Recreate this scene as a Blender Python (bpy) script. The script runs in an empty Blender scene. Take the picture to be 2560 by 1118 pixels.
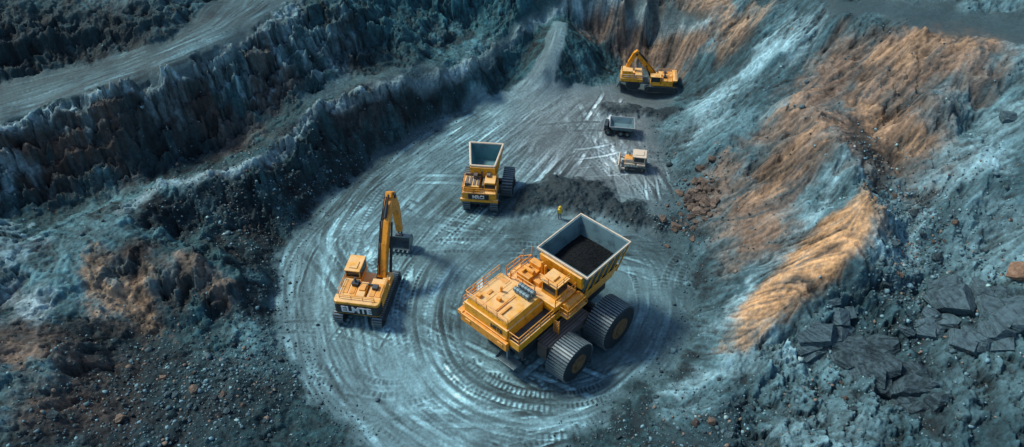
import bpy, bmesh, math, random
import numpy as np
from mathutils import Vector, Matrix, Euler
random.seed(7); rng=np.random.default_rng(11)
scene=bpy.context.scene
COL=scene.collection
# ------------------------------------------------------------------ camera
CAMH=60.0; PITCH=math.radians(42); F=1280/math.tan(math.radians(32.5))
cam=bpy.data.cameras.new("camera"); camo=bpy.data.objects.new("camera",cam); COL.objects.link(camo)
camo.location=(0,0,CAMH); camo.rotation_euler=(math.pi/2-PITCH,0,0)
cam.sensor_width=36; cam.lens=18/math.tan(math.radians(32.5)); cam.clip_end=3000
scene.camera=camo
scene.view_settings.view_transform='Standard'
SP,CP=math.sin(PITCH),math.cos(PITCH)
def G(u,v,h=0.0):
    """world point at a chosen height h, back-projected from image pixel u, v"""
    dx=(u-1280)/F; dy=(v-559)/F
    t=(CAMH-h)/(SP+dy*CP)
    return (dx*t,(CP-SP*dy)*t,h)
# ------------------------------------------------------------------ light
w=bpy.data.worlds.new("World"); scene.world=w; w.use_nodes=True
nt=w.node_tree; bg=nt.nodes["Background"]
sky=nt.nodes.new("ShaderNodeTexSky"); sky.sky_type='NISHITA'; sky.sun_disc=False
SUN_EL=math.radians(50); SAZ=math.atan2(-0.85,0.35)
sky.sun_elevation=SUN_EL; sky.sun_rotation=SAZ%(2*math.pi)
nt.links.new(sky.outputs[0],bg.inputs[0]); bg.inputs[1].default_value=0.14
sl=bpy.data.lights.new("sun",'SUN'); sl.energy=3.3; sl.angle=math.radians(11); sl.color=(1.0,0.94,0.83)
so=bpy.data.objects.new("sun",sl); COL.objects.link(so)
sd=Vector((math.sin(SAZ)*math.cos(SUN_EL),math.cos(SAZ)*math.cos(SUN_EL),math.sin(SUN_EL)))
so.rotation_euler=sd.to_track_quat('Z','Y').to_euler(); so.location=(-60,0,120)
# ------------------------------------------------------------------ noise
TAB=rng.random((256,256)).astype(np.float32)*2-1
def vn(x,y,s=0):
    x=x+s*17.31; y=y+s*9.77
    xi=np.floor(x).astype(np.int32); yi=np.floor(y).astype(np.int32)
    fx=(x-xi).astype(np.float32); fy=(y-yi).astype(np.float32)
    fx=fx*fx*(3-2*fx); fy=fy*fy*(3-2*fy)
    x0=(xi+s*37)&255; x1=(x0+1)&255; y0=(yi+s*53)&255; y1=(y0+1)&255
    a=TAB[y0,x0];b=TAB[y0,x1];c=TAB[y1,x0];d=TAB[y1,x1]
    return (a+(b-a)*fx)*(1-fy)+(c+(d-c)*fx)*fy
def fbm(x,y,f,o,s=0,g=0.5,ridge=False):
    r=np.zeros(np.shape(x),np.float32); amp=1.0; tot=0
    c,sn=math.cos(0.6),math.sin(0.6)
    px,py=x*f,y*f
    for k in range(o):
        n=vn(px,py,s+k)
        if ridge: n=1-2*np.abs(n)*1.2
        r+=amp*n; tot+=amp; amp*=g
        px,py=(c*px-sn*py)*2.03,(sn*px+c*py)*2.03
    return r/tot*1.6
def worley(x,y,f,s,tilt=1.0):
    """blocky fractured facets: value per cell plus a tilted plane; also the crack distance"""
    px,py=x*f,y*f; ix=np.floor(px).astype(np.int32); iy=np.floor(py).astype(np.int32)
    d1=np.full(px.shape,9.,np.float32);d2=d1.copy();val=np.zeros_like(d1)
    for a in (-1,0,1):
        for b in (-1,0,1):
            jx=(ix+a+s*13)&255; jy=(iy+b+s*29)&255
            cx=ix+a+.5+.46*TAB[jy,jx]; cy=iy+b+.5+.46*TAB[jx,jy]
            ex,ey=px-cx,py-cy; d=np.sqrt(ex*ex+ey*ey).astype(np.float32)
            q=TAB[(jy+91)&255,(jx+7)&255]*.6+tilt*(TAB[(jy+33)&255,jx]*ex+TAB[jy,(jx+57)&255]*ey)
            near=d<d1
            d2=np.where(near,d1,np.minimum(d2,d)); val=np.where(near,q,val); d1=np.where(near,d,d1)
    return val.astype(np.float32),(d2-d1)
def sstep(a,b,x):
    t=np.clip((x-a)/(b-a),0,1); return t*t*(3-2*t)
# ------------------------------------------------------------------ terrain control
lines=[]
def L(*p): lines.append(p)
toe3=[(1000,1290,0),(900,1118,0),(790,1000,0),(712,870,0),(690,740,0),(700,610,0),(760,540,0),(850,465,0),(930,395,0),(1040,330,0),(1150,275,0),(1235,236,.1),(1285,212,.7),(1332,170,2.4),(1360,120,4.2),(1378,75,5.4),(1388,52,5.9),(1416,56,5.9),(1414,90,5.3),(1404,130,4.2),(1390,175,2.6),(1380,205,1.2),(1420,222,.1),(1540,205,0),(1600,170,0),(1690,205,0),(1700,240,0),(1655,300,0),(1660,380,0),(1690,450,0),(1690,560,0),(1720,640,0),(1748,720,0),(1705,850,0),(1640,950,0),(1500,1060,0),(1430,1118,0),(1330,1290,0)]
L(*toe3)
for p in [(1280,1118),(1000,1000),(1000,800),(1500,1000),(1200,650),(1500,640),(1100,500),(1300,400),(1500,350),(1450,260),(1600,650),(800,800),(900,600),(1600,430),(1300,850),(1600,800),(1350,290),(1600,260)]:
    L((p[0],p[1],0))
L((1280,256,.0),(1330,212,1.1),(1360,170,2.9),(1382,120,4.6),(1396,75,5.7))
L((300,525,6.3),(400,455,6.3),(520,430,6.3),(640,400,6.3),(720,340,6.6),(790,268,7.2),(900,225,7.2),(1010,190,6.8),(1100,170,6),(1180,145,5.6),(1240,105,5.7),(1300,66,5.9),(1340,46,6.0),(1400,30,6.2),(1470,24,6.2),(1560,28,6.5),(1660,38,6.9),(1760,65,7.3),(1850,100,8))
L((1265,185,1.5),(1300,140,2.7),(1335,98,3.9),(1362,62,4.8)); L((1450,60,4.2),(1500,90,2.6),(1560,110,1.8),(1620,125,1.3),(1680,160,1.0))
L((0,545,5.2),(150,520,4.3),(280,500,4.3),(380,440,4.3),(480,395,4.8),(600,330,5.4),(700,275,6.7),(790,235,6.9),(880,200,6.9),(1000,165,6.5),(1080,145,5.7))
L((-150,370,12.3),(0,318,12.3),(150,268,12.3),(300,228,12.8),(420,182,13.6),(560,118,14),(660,62,14.2),(740,10,14.2),(800,-50,14.2))
L((-150,250,12),(0,215,12.4),(150,172,12.6),(300,140,13),(420,108,13.4),(480,60,13.8),(540,0,14),(600,-60,14.2))
L((-100,100,16),(0,90,16),(150,60,15.8),(300,40,15.8),(400,20,15.8)); L((-100,-50,20),(200,-60,18),(400,-80,18))
L((1000,10,9.6),(1120,20,8.2),(1200,0,8.5),(1330,-10,8.4)); L((1450,-15,8.6),(1620,-10,9.4)); L((1180,75,5.8)); L((1050,90,7.4)); L((900,100,9.2)); L((830,70,11.5)); L((1130,122,5.2)); L((850,150,8)); L((860,20,13.2)); L((1000,-80,12.5),(1400,-80,12),(1700,-80,12))
L((1445,85,5.0),(1470,120,3.4)); L((1510,145,1.3)); L((1445,170,2.0)); L((1500,185,.5))
L((1600,75,4.4)); L((1720,110,5))
for p in [(1800,-20,10),(1850,40,9.5),(1930,0,13),(2000,50,14),(2100,200,12),(2000,180,10.5),(1900,190,7.8),(1800,220,4.3),(1750,300,2.8),(1800,350,4.4),(1900,330,6.2),(2000,330,9.2),(2250,180,15),(2450,200,17),(2100,330,11.2),(1780,450,2.7),(1880,450,4.6),(1980,440,7.8),(2060,480,8.2),(1800,560,2.4),(1900,620,4),(1770,690,0.9),(2235,500,9.4),(2250,600,8.0),(2300,700,7.2),(2400,450,13),(2560,400,15),(2560,600,12),(2450,650,9.6),(2300,350,13),(2350,260,15.5),(2560,250,17),(2680,500,15),(2100,820,4.2),(1950,900,2.8),(2200,900,5.5),(2400,850,8),(2560,800,9.8),(2560,1000,8.5),(2300,1000,6),(2100,1000,4),(1850,1000,2),(1700,1060,1.5),(1620,1118,1.2),(1800,1118,2.5),(2100,1118,4.5),(2400,1118,7),(2680,1118,9),(2680,800,11.5),(2680,300,19)]: L(p)
L((2100,42,16),(2300,72,18),(2500,102,19),(2680,130,20.5)); L((2050,-10,16),(2300,12,18),(2560,45,19.2),(2700,70,20)); L((2100,-80,18),(2400,-70,21),(2650,-60,23))
L((1830,300,5.8),(1930,250,9.0),(2010,240,11)); L((1850,400,5.4),(1960,370,8.8),(2060,300,11.8))
L((2050,290,12),(2140,400,12.8),(2170,470,12.6),(2190,570,10.6),(2130,655,9.0),(2000,765,6.5),(1850,875,2.9))
L((2110,500,9.3),(1965,605,5.8),(1880,720,3.4),(1810,830,1.7))
L((2230,420,10.2),(2200,330,11.1),(2140,270,11.4))
L((2300,150,16.6),(2330,240,15.6),(2300,300,14.4)); L((2420,260,14.8),(2400,340,13.2))
L((620,600,1.3),(540,592,2.1),(450,580,3.2)); L((200,600,6.6),(100,632,7.2),(0,650,8),(-150,660,10))
L((230,612,6.9),(350,602,6.5),(480,640,5.5),(600,690,3.3),(670,735,1.0))
L((300,745,4.0),(400,825,2.2),(520,832,1.3),(640,855,.8))
for p in [(0,760,6.2),(100,720,6.2),(0,900,7),(120,868,6.5),(220,900,4.6),(300,930,3.1),(400,880,2.4),(480,960,2.8),(600,950,1.6),(690,965,.9),(0,1118,6.6),(200,1060,4.6),(400,1080,3.2),(600,1100,2),(770,1100,.9),(-150,900,9),(-150,1118,9),(0,430,8.6),(200,385,8),(-150,500,10)]: L(p)
C=[]
for ln in lines:
    P=[Vector(G(*p)) for p in ln]
    C.append(P[0])
    for a,b in zip(P[:-1],P[1:]):
        n=max(1,int((b-a).length/3.0))
        for k in range(1,n+1): C.append(a.lerp(b,k/n))
for (x,y,z) in [(-130,20,14),(-130,90,22),(-120,160,24),(-40,170,20),(40,170,20),(120,160,30),(130,90,30),(120,20,18),(60,0,12),(0,10,4),(0,-20,10),(-60,0,12),(-400,-400,30),(400,-400,30),(-400,450,40),(400,450,40),(0,450,40),(-400,50,35),(400,50,35),(0,-400,30),(0,130,14),(70,120,24),(-70,125,20)]:
    C.append(Vector((x,y,z)))
C=np.array([tuple(c) for c in C]); N=len(C)
D=np.hypot(C[:,None,0]-C[None,:,0],C[:,None,1]-C[None,:,1])
A=np.zeros((N+3,N+3)); A[:N,:N]=D-np.eye(N)*0.22
A[:N,N]=1;A[:N,N+1]=C[:,0];A[:N,N+2]=C[:,1];A[N:,:N]=A[:N,N:].T
W=np.linalg.solve(A,np.concatenate([C[:,2],[0,0,0]]))
def outer():
    r=[];p=0.0;s=0.15
    while p<380: s*=1.11; p+=s; r.append(p)
    return r
GS=.11
fx=np.arange(-62,58.01,GS); fy=np.arange(33,116.01,GS); o=np.array(outer())
xs=np.concatenate([(fx[0]-o)[::-1],fx,fx[-1]+o]); ys=np.concatenate([(fy[0]-o)[::-1],fy,fy[-1]+o])
X,Y=np.meshgrid(xs,ys); X32=X.astype(np.float32);Y32=Y.astype(np.float32)
H=(np.full(X.shape,W[N],np.float32)+W[N+1]*X32+W[N+2]*Y32).astype(np.float32)
for i in range(N):
    H+=np.float32(W[i])*np.sqrt((X32-np.float32(C[i,0]))**2+(Y32-np.float32(C[i,1]))**2)
def segdist(px,py,a,b):
    ax,ay=a[0],a[1];bx,by=b[0]-ax,b[1]-ay
    t=np.clip(((px-ax)*bx+(py-ay)*by)/(bx*bx+by*by+1e-9),0,1)
    return np.hypot(px-ax-t*bx,py-ay-t*by)
def linedist(px,py,P): return np.minimum.reduce([segdist(px,py,a,b) for a,b in zip(P[:-1],P[1:])])
def polysd(px,py,pts):
    d=np.full(px.shape,1e9,np.float32); ins=np.zeros(px.shape,bool)
    n=len(pts)
    for i in range(n):
        a=pts[i];b=pts[(i+1)%n]
        d=np.minimum(d,segdist(px,py,a,b))
        c=((a[1]>py)!=(b[1]>py))&(px<(b[0]-a[0])*(py-a[1])/(b[1]-a[1]+1e-12)+a[0])
        ins^=c
    return np.where(ins,-d,d)
wn=.35+.65*sstep(95,88,Y32)
wx=X32+wn*1.5*fbm(X32,Y32,0.3,5,31,.68); wy=Y32+wn*1.5*fbm(X32,Y32,0.3,5,41,.68)
toew=[G(*p) for p in toe3]
fsd=polysd(wx,wy,toew)
ramp=sstep(89,92,Y32)
floor=sstep(0.8-.5*ramp,-0.5+.3*ramp,fsd)             # 1 on pit floor
H=H*(1-floor*(1-ramp))+floor*(1-ramp)*np.clip(H,-.15,.15)*0.5
road_poly=[G(*p) for p in [(-150,250,12),(0,215,12.4),(150,172,12.6),(300,140,13),(420,108,13.4),(480,60,13.8),(540,0,14),(600,-60,14.2),(800,-50,14),(740,10,14),(660,62,14),(560,118,13.8),(420,182,13.4),(300,228,12.6),(150,268,12),(0,318,12),(-150,370,12)]]
rsd=polysd(wx,wy,road_poly); road=sstep(0.6,-0.6,rsd)
bench_line=[G(*p) for p in [(780,252,7),(850,222,7),(920,205,7),(1010,180,6.6),(1090,160,5.8)]]
bench=sstep(1.5,0.6,linedist(wx,wy,bench_line))
far_line=[G(*p) for p in [(1180,139,5.6),(1240,98,5.8),(1300,58,6.0),(1340,38,6.2),(1400,22,6.3),(1470,15,6.4),(1560,18,6.7),(1660,28,7.1),(1760,54,7.5)]]
bench2=sstep(1.0,0.3,linedist(wx,wy,far_line))
flat=np.maximum(np.maximum(floor,road),np.maximum(bench,bench2)*.8)
toproad_poly=[G(*p) for p in [(2100,36,16),(2300,66,18),(2500,96,19),(2700,130,20.5),(2700,70,20),(2560,45,19.2),(2300,8,18),(2050,-12,16)]]
trd=sstep(0.6,-0.6,polysd(wx,wy,toproad_poly)); flat=np.maximum(flat,trd)
Hs=H+1.6*fbm(X32,Y32,0.12,3,5)
gy,gx=np.gradient(Hs,ys,xs); mg=np.hypot(gx,gy)+1e-4; ux=(gx/mg).astype(np.float32); uy=(gy/mg).astype(np.float32)
slope=np.hypot(*np.gradient(H,ys,xs))
ar_x=np.arange(len(xs));ar_y=np.arange(len(ys))
g1=np.zeros_like(H);g2=np.zeros_like(H);g3=np.zeros_like(H);g4=np.zeros_like(H)
for sg in (1,-1):
    px,py=X32.copy(),Y32.copy()
    for k in range(8):
        ix=np.clip(np.interp(px,xs,ar_x).astype(np.int32),0,len(xs)-1); iy=np.clip(np.interp(py,ys,ar_y).astype(np.int32),0,len(ys)-1)
        st_=0.22 if k<3 else .42
        px=px+sg*st_*ux[iy,ix]; py=py+sg*st_*uy[iy,ix]
        g1+=vn(px*.34,py*.34,3)
        g2+=vn(px*1.2,py*1.2,8)
        if k<4: g3+=vn(px*3.0,py*3.0,12)
        if k<3: g4+=vn(px*6.5,py*6.5,16)
g1/=g1.std();g2/=g2.std();g3/=g3.std();g4/=g4.std()
g1=np.clip(g1,-2.5,2.5);g2=np.clip(g2,-2.5,2.5);g3=np.clip(g3,-2.5,2.5);g4=np.clip(g4,-2.2,2.2)
wild=1-flat
nearfl=sstep(0,5,np.maximum(fsd,0))
sl_=np.clip(slope,0,1.2)
rock=fbm(X32,Y32,0.16,6,50,0.55,True)
rock2=fbm(X32,Y32,0.5,6,60,0.62,True)
grit=fbm(X32,Y32,1.6,4,75,.7)
left=sstep(6,-6,X32)
lowr=polysd(wx,wy,[G(*p) for p in [(1900,830,3),(2150,760,5),(2350,700,8),(2700,640,12),(2700,1200,8),(1750,1200,2),(1850,1000,2)]])
orm=sstep(1.5,-.5,polysd(wx,wy,[G(*p) for p in [(2165,468,12.4),(2192,580,10.4),(2130,650,9),(2040,710,6.8),(1960,790,5),(1860,870,2.8),(1812,850,1.8),(1862,745,3.2),(1990,625,6.5),(2100,530,9.5)]]))
patch=sstep(.0,.6,fbm(X32,Y32,.13,4,150))
steep=sstep(.3,.8,slope)
rocky=np.clip(left*(.3+.75*steep)+sstep(1.5,-1.5,lowr)*.8+(1-left)*.5*patch*(.4+.6*steep),0,1.1)*(1-.95*orm)
qx=X32+.6*fbm(X32,Y32,.7,5,160,.65); qy=Y32+.6*fbm(X32,Y32,.7,5,170,.65)
ca0,sa0=math.cos(.5),math.sin(.5)
rx,ry=(qx*ca0+qy*sa0)*.5,(-qx*sa0+qy*ca0)
rx2,ry2=(qx*ca0-qy*sa0),(qx*sa0+qy*ca0)*.6
w1,c1=worley(rx,ry,.40,1,.9); w2,c2=worley(rx2+3,ry2+7,.8,2,1.15); w3,c3=worley(qx,qy,1.9,3,1.0)
amp=wild*(0.2+0.8*nearfl)
stp=1.7; qh=(H+.6*fbm(X32,Y32,.2,4,180)+.12*w2)/stp; fr=qh-np.floor(qh); terr=stp*(np.floor(qh)+sstep(.3,.7,fr))-stp*qh
tm=amp*np.clip(left*steep*sstep(-.6,.1,fbm(X32,Y32,.15,3,190))+.5*sstep(1.5,-1.5,lowr)+.3*(1-left)*patch*(1-orm),0,1)
H+=.8*tm*terr
H+=amp*(rocky*(.66*w1+.56*w2+.20*w3-.22*sstep(.12,0,c2))+(1-.85*np.clip(rocky,0,1))*.34*g1*sl_*(1-.5*orm)+0.5*rock*(0.3+sl_)*(1-.7*orm))
H+=wild*((1-.5*rocky)*(0.10*g2*(.2+sl_)+0.03*g3*(.3+sl_)+.010*g4)+(0.15*rock2*(0.4+sl_)+0.05*grit)*(1-.6*orm))
H+=(1-wild)*0.03*fbm(X32,Y32,0.8,4,72)
def G0(u,v): return G(u,v,0.2)
heap=np.zeros_like(H)
for a,b,r,hh in [((1400,485),(1330,502),3.2,.8),((1410,485),(1490,500),4.2,1.1),((1480,508),(1560,526),3.4,.9),((1580,534),(1650,555),2.2,.7),((1520,266),(1600,278),2.0,.55),((1630,285),(1670,280),1.6,.5)]:
    d=segdist(wx,wy,G0(*a),G0(*b)); heap=np.maximum(heap,hh*sstep(r,0,d))
H+=heap*(1+.3*rock2)+ (heap>0.05)*0.03*grit
# ------------------------------------------------------------------ tyre tracks
T=np.zeros_like(H); T2=np.zeros_like(H); T3=np.zeros_like(H)
def resample(P,n):
    P=np.array(P); d=np.r_[0,np.cumsum(np.hypot(*np.diff(P[:,:2],axis=0).T))]
    s=np.linspace(0,d[-1],n)
    q=np.stack([np.interp(s,d,P[:,k]) for k in (0,1)],1)
    ker=np.hanning(int(n*0.16)|1); ker/=ker.sum(); m=len(ker)//2
    pad=np.concatenate([np.repeat(q[:1],m,0),q,np.repeat(q[-1:],m,0)])
    return np.stack([np.convolve(pad[:,k],ker,'valid') for k in (0,1)],1)
fams=[
 ([(1180,285,0),(1000,390,0),(850,510,0),(740,620,0),(708,760,0),(745,930,0),(870,1080,0),(1050,1250,0)],[(1390,230,.0),(1290,330,0),(1150,450,0),(1000,600,0),(950,760,0),(975,900,0),(1050,1020,0),(1200,1120,0),(1400,1200,0)],84),
 ([(1450,230,0),(1400,300,0),(1300,420,0),(1160,560,0),(1050,680,0),(1010,820,0),(1080,980,0),(1250,1070,0),(1450,1070,0),(1620,950,0)],[(1560,220,0),(1500,320,0),(1430,420,0),(1330,560,0),(1150,700,0),(1120,850,0),(1180,950,0),(1320,1000,0),(1480,1000,0),(1600,880,0)],44),
 ([(1610,560,0),(1710,660,0),(1728,780,0),(1670,900,0),(1560,1000,0),(1400,1080,0),(1200,1130,0),(1000,1100,0)],[(1540,590,0),(1620,680,0),(1630,780,0),(1590,880,0),(1500,950,0),(1350,990,0),(1200,990,0),(1050,900,0)],36),
 ([(1560,230,0),(1600,330,0),(1640,420,0),(1670,520,0)],[(1430,240,0),(1440,330,0),(1490,400,0),(1560,470,0)],32),
 ([(740,560,0),(1000,540,0),(1250,570,0),(1500,600,0),(1720,650,0)],[(760,700,0),(1000,650,0),(1250,640,0),(1500,620,0),(1690,600,0)],20),
 ([(1250,240,0),(1100,320,0),(900,460,0),(800,600,0),(900,760,0),(1150,900,0),(1400,1050,0)],[(1380,260,0),(1250,380,0),(1050,480,0),(900,600,0),(1000,750,0),(1250,880,0),(1500,1000,0)],34),
 ([(-80,265,12.2),(150,195,12.6),(400,130,13.2),(500,70,13.8),(580,-30,14)],[(-80,320,12.1),(200,240,12.4),(420,165,13.2),(560,95,13.8),(720,-20,14)],60),
 ([(1392,55,5.9),(1372,110,4.6),(1345,165,2.6),(1300,210,.8),(1200,265,0),(1080,330,0)],[(1408,60,5.8),(1398,110,4.8),(1376,170,2.7),(1350,215,1),(1290,270,0),(1180,350,0)],28),
 ([(720,820,0),(850,700,0),(1000,560,0),(1150,420,0),(1330,300,0),(1450,230,0)],[(950,1080,0),(1020,900,0),(1120,720,0),(1260,560,0),(1400,400,0),(1520,260,0)],44),
 ([(740,900,0),(950,960,0),(1200,900,0),(1450,960,0),(1640,900,0)],[(860,1050,0),(1050,1060,0),(1250,1040,0),(1450,1020,0),(1600,960,0)],24),
]
x0,y0=fx[0],fy[0]; ox=len(o)
def stamp(A,q,val,decay):
    ix=np.round((q[:,0]-x0)/GS).astype(int)+ox; iy=np.round((q[:,1]-y0)/GS).astype(int)+ox
    ok=(ix>0)&(ix<len(xs))&(iy>0)&(iy<len(ys))
    v=val[ok] if np.ndim(val) else val
    A[iy[ok],ix[ok]]=A[iy[ok],ix[ok]]*decay+v
def drive(P,mode):
    tan=np.gradient(P,axis=0); tan/=np.hypot(*tan.T)[:,None]+1e-9; nrm=np.stack([-tan[:,1],tan[:,0]],1)
    s=np.arange(len(P))*0.085
    if mode==1:
        wd=random.uniform(.8,2.8); a=random.choice([-1,-1,1])*random.uniform(.4,1.0)
        av=a*(0.6+.4*vn(s*.2+random.random()*99,s*0+random.random()*99,2))*np.clip(np.minimum(s,s[::-1])/3,0,1)
        for off in np.arange(-wd/2,wd/2+.01,.09): stamp(T2,P+nrm*off,av*.6,.5)
        return
    if mode==2:
        for off in np.random.default_rng(random.randint(0,9**6)).normal(0,.9,6):
            av=random.choice([1,1,1,-1])*random.uniform(.4,1)*np.clip(vn(s*.5+random.random()*99,s*0+random.random()*99,4)+.35,0,1)
            stamp(T3,P+nrm*off,av,.3)
        return
    gauge=random.choice([1.4,1.9,2.6]); wd=random.choice([.2,.3,.42,.6]); pol=random.choice([1,1,1,-1,-1])*random.uniform(.5,1.15)
    cle=random.random()<.22
    amp=pol*np.clip(0.45+.75*vn(s*.3+random.random()*99,s*0+random.random()*99,2),0,1)
    amp*=np.clip(np.minimum(s,s[::-1])/2.0,0,1)
    cl=np.where(np.sin(s*2*math.pi/0.5)>0,1.1,-.3) if cle else np.ones(len(P))
    for sd_ in (-1,1):
        for off in np.arange(-wd/2,wd/2+.01,.08): stamp(T,P+nrm*(sd_*gauge/2+off),amp*cl*.95,.2)
        for off in (-wd/2-.12,wd/2+.12): stamp(T,P+nrm*(sd_*gauge/2+off),-amp*.8,.35)
jobs=[]
for fi,(A_,B_,n) in enumerate(fams):
    PA=[G(*p) for p in A_];PB=[G(*p) for p in B_]
    Ln=sum(math.dist(PA[i][:2],PA[i+1][:2]) for i in range(len(PA)-1))
    m=int(Ln/0.085); RA=resample(PA,m);RB=resample(PB,m)
    for it in range(int(n*2.2)):
        f=random.random()*1.1-.05
        df=random.gauss(0,.38)
        tt=np.linspace(0,1,m)
        ff=f+df*(tt-.5)+random.uniform(.02,.14)*np.sin(tt*random.uniform(3,11)+random.random()*6)
        P=RA*(1-ff[:,None])+RB*ff[:,None]
        i0=random.randint(0,int(m*.7)); i1=min(m,i0+random.randint(int(m*.12),int(m*.6)))
        P=P[i0:i1]
        if len(P)>20: jobs.append((P,2 if it>=n else (1 if it%4==0 else 0)))
for it in range(80):
    u,v=random.choice([(1100,600),(1200,950),(1000,480),(1450,400),(1550,380),(1300,600),(900,850),(1600,700),(1350,330),(850,650),(1450,1000),(1050,1000)])
    c0=G(u+random.gauss(0,80),v+random.gauss(0,60)); R=random.uniform(9,45); a0=random.random()*6.28; da=random.uniform(7,20)/R*random.choice([-1,1])
    aa=a0+np.linspace(0,1,int(abs(da)*R/.085))*da
    jobs.append((np.stack([c0[0]+R*(np.cos(aa)-math.cos(a0)),c0[1]+R*(np.sin(aa)-math.sin(a0))],1),random.choice([0,0,2])))
random.shuffle(jobs)
for P,mode in jobs: drive(P,mode)
def blur(a,k=1):
    for _ in range(k):
        b=a.copy(); b[1:-1,1:-1]=(a[1:-1,1:-1]*4+a[:-2,1:-1]+a[2:,1:-1]+a[1:-1,:-2]+a[1:-1,2:])/8; a=b
    return a
T=blur(T);T2=blur(T2,3);T3=blur(T3)
msk=np.maximum(floor,road)*(1-sstep(.05,.3,heap))*(1-.6*sstep(-1.6,0,fsd)*(1-road)*(1-ramp))
wear=np.clip(.8+.7*fbm(X32,Y32,.2,5,200,.6),.08,1.35)
T=np.clip(T,-1.2,1.3)*msk*wear; T2=np.clip(T2,-1,1)*msk; T3=np.clip(T3,-1,1.2)*msk*np.clip(wear,.35,1)
H+=-0.06*T-.04*T2-.02*T3
# ------------------------------------------------------------------ colour of the ground
def sample(arr,x,y):
    ix=np.clip(np.interp(x,xs,ar_x),0,len(xs)-2);iy=np.clip(np.interp(y,ys,ar_y),0,len(ys)-2)
    i=ix.astype(int);j=iy.astype(int);fx_=ix-i;fy_=iy-j
    return (arr[j,i]*(1-fx_)+arr[j,i+1]*fx_)*(1-fy_)+(arr[j+1,i]*(1-fx_)+arr[j+1,i+1]*fx_)*fy_
def hit(u,v):
    dx=(u-1280)/F; dy=(v-559)/F
    d=np.array([dx,CP-SP*dy,-(SP+dy*CP)])
    t=np.arange(35,170,.15); p=d[None]*t[:,None]; z=CAMH+p[:,2]
    hh=sample(H,p[:,0],p[:,1]); k=np.argmax(z<hh)
    return (float(p[k,0]),float(p[k,1]),float(hh[k]))
n1=fbm(X32,Y32,.12,5,90);n2=fbm(X32,Y32,.6,5,95,.6);n3=fbm(X32,Y32,2.4,4,99)
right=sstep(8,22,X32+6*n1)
col=np.zeros(H.shape+(3,),np.float32)
def mix(c,m):
    global col
    m=np.clip(m,0,1)[...,None]; col=col*(1-m)+np.array(c,np.float32)*m
col[:]=(.015,.056,.066)
mix((.060,.155,.178),sstep(.1,.9,n1+.35*n2))
mix((.006,.022,.028),sstep(.0,.7,fbm(X32,Y32,.2,5,120,.6)))
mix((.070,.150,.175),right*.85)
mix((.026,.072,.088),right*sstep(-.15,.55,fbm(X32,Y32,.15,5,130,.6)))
mix((.022,.120,.145),sstep(84,106,Y32)*(1-right)*.6)  # distance haze painted as a teal tint on the far ground
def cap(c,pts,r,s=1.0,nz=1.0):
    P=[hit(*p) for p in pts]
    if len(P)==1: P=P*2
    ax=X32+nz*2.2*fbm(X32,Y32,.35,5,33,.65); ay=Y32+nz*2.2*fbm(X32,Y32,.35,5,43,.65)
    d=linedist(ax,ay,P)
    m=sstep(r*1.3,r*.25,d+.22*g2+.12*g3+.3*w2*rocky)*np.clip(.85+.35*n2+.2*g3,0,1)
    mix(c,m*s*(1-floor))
def poly(c,pts,s=1.0,soft=1.0):
    P=[hit(*p) for p in pts]
    ax=X32+1.0*fbm(X32,Y32,.5,5,34,.65); ay=Y32+1.0*fbm(X32,Y32,.5,5,44,.65)
    m=sstep(soft,-soft,polysd(ax,ay,P)+.35*g2+.2*g3); mix(c,m*s*np.clip(.85+.2*g3+.3*n2,0,1)*(1-floor))
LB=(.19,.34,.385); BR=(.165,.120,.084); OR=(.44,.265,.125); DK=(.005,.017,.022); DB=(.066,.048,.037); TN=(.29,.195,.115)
cap(LB,[(1985,80),(1900,170),(1780,250),(1740,330)],3.0,.85)
cap(LB,[(2060,180),(1900,300)],1.3,.4)
cap(LB,[(2400,430),(2280,540),(2220,640)],2.4,.6); cap(LB,[(2520,300),(2450,400)],2.4,.4)
cap(LB,[(2100,450),(2010,560),(1900,690),(1800,820)],1.8,.9)
cap(LB,[(1740,640),(1850,560)],1.3,.3)
cap(LB,[(1950,870),(1800,930),(1650,1000)],1.6,.6)
cap(LB,[(2500,560),(2500,700)],3,.25)
cap(LB,[(1950,1060),(2100,1090)],2.0,.35)
cap(BR,[(2080,310),(1950,400),(1850,490),(1890,590)],4.4,1)
cap(BR,[(1800,420),(1760,480)],1.8,.8)
cap(BR,[(2420,110),(2300,170),(2210,270),(2230,380)],5.0,1)
cap(BR,[(2250,110),(2080,170),(1970,280)],3.4,.95)
cap(DB,[(2120,200),(2180,240),(2160,300)],1.8,.7)
cap(TN,[(2440,90),(2300,110),(2200,150)],2.0,.8)
cap(TN,[(2150,230),(2230,300),(2250,390)],1.5,.75)
cap(TN,[(2050,320),(1960,410),(1900,480)],1.3,.7)
cap(TN,[(2020,220),(1930,300)],1.1,.5)
cap(TN,[(1860,480),(1800,550)],1.2,.4)
cap(TN,[(1730,-10),(1800,40),(1840,70)],3.0,.8)
cap(DB,[(2320,190),(2270,290)],1.0,.6); cap(DB,[(1990,420),(1920,520)],1.0,.6); cap(DB,[(2120,130),(2030,230)],.9,.5)
cap(BR,[(1500,52),(1600,65),(1720,100)],3.0,.9); cap(BR,[(1560,90),(1640,130),(1700,150)],2.4,.8); cap(TN,[(1640,80),(1700,110)],1,.3)
cap(BR,[(2150,420),(2260,500)],1.2,.35)
cap(DB,[(2440,250),(2460,180)],2.0,.7)
cap(TN,[(262,665),(290,750),(370,830)],2.0,.85)
cap(BR,[(450,680),(540,740)],1.8,.7)
cap(DB,[(0,860),(150,850),(230,930)],3.0,.8); cap(BR,[(50,890),(150,870)],1.6,.7); cap(DB,[(60,1020),(200,960),(260,1040)],3,.8); cap(DB,[(330,640),(420,740)],2,.6)
cap(DB,[(50,420),(160,360),(280,370)],3.2,.9); cap(DB,[(300,260),(380,260)],2.5,.6)
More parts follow.
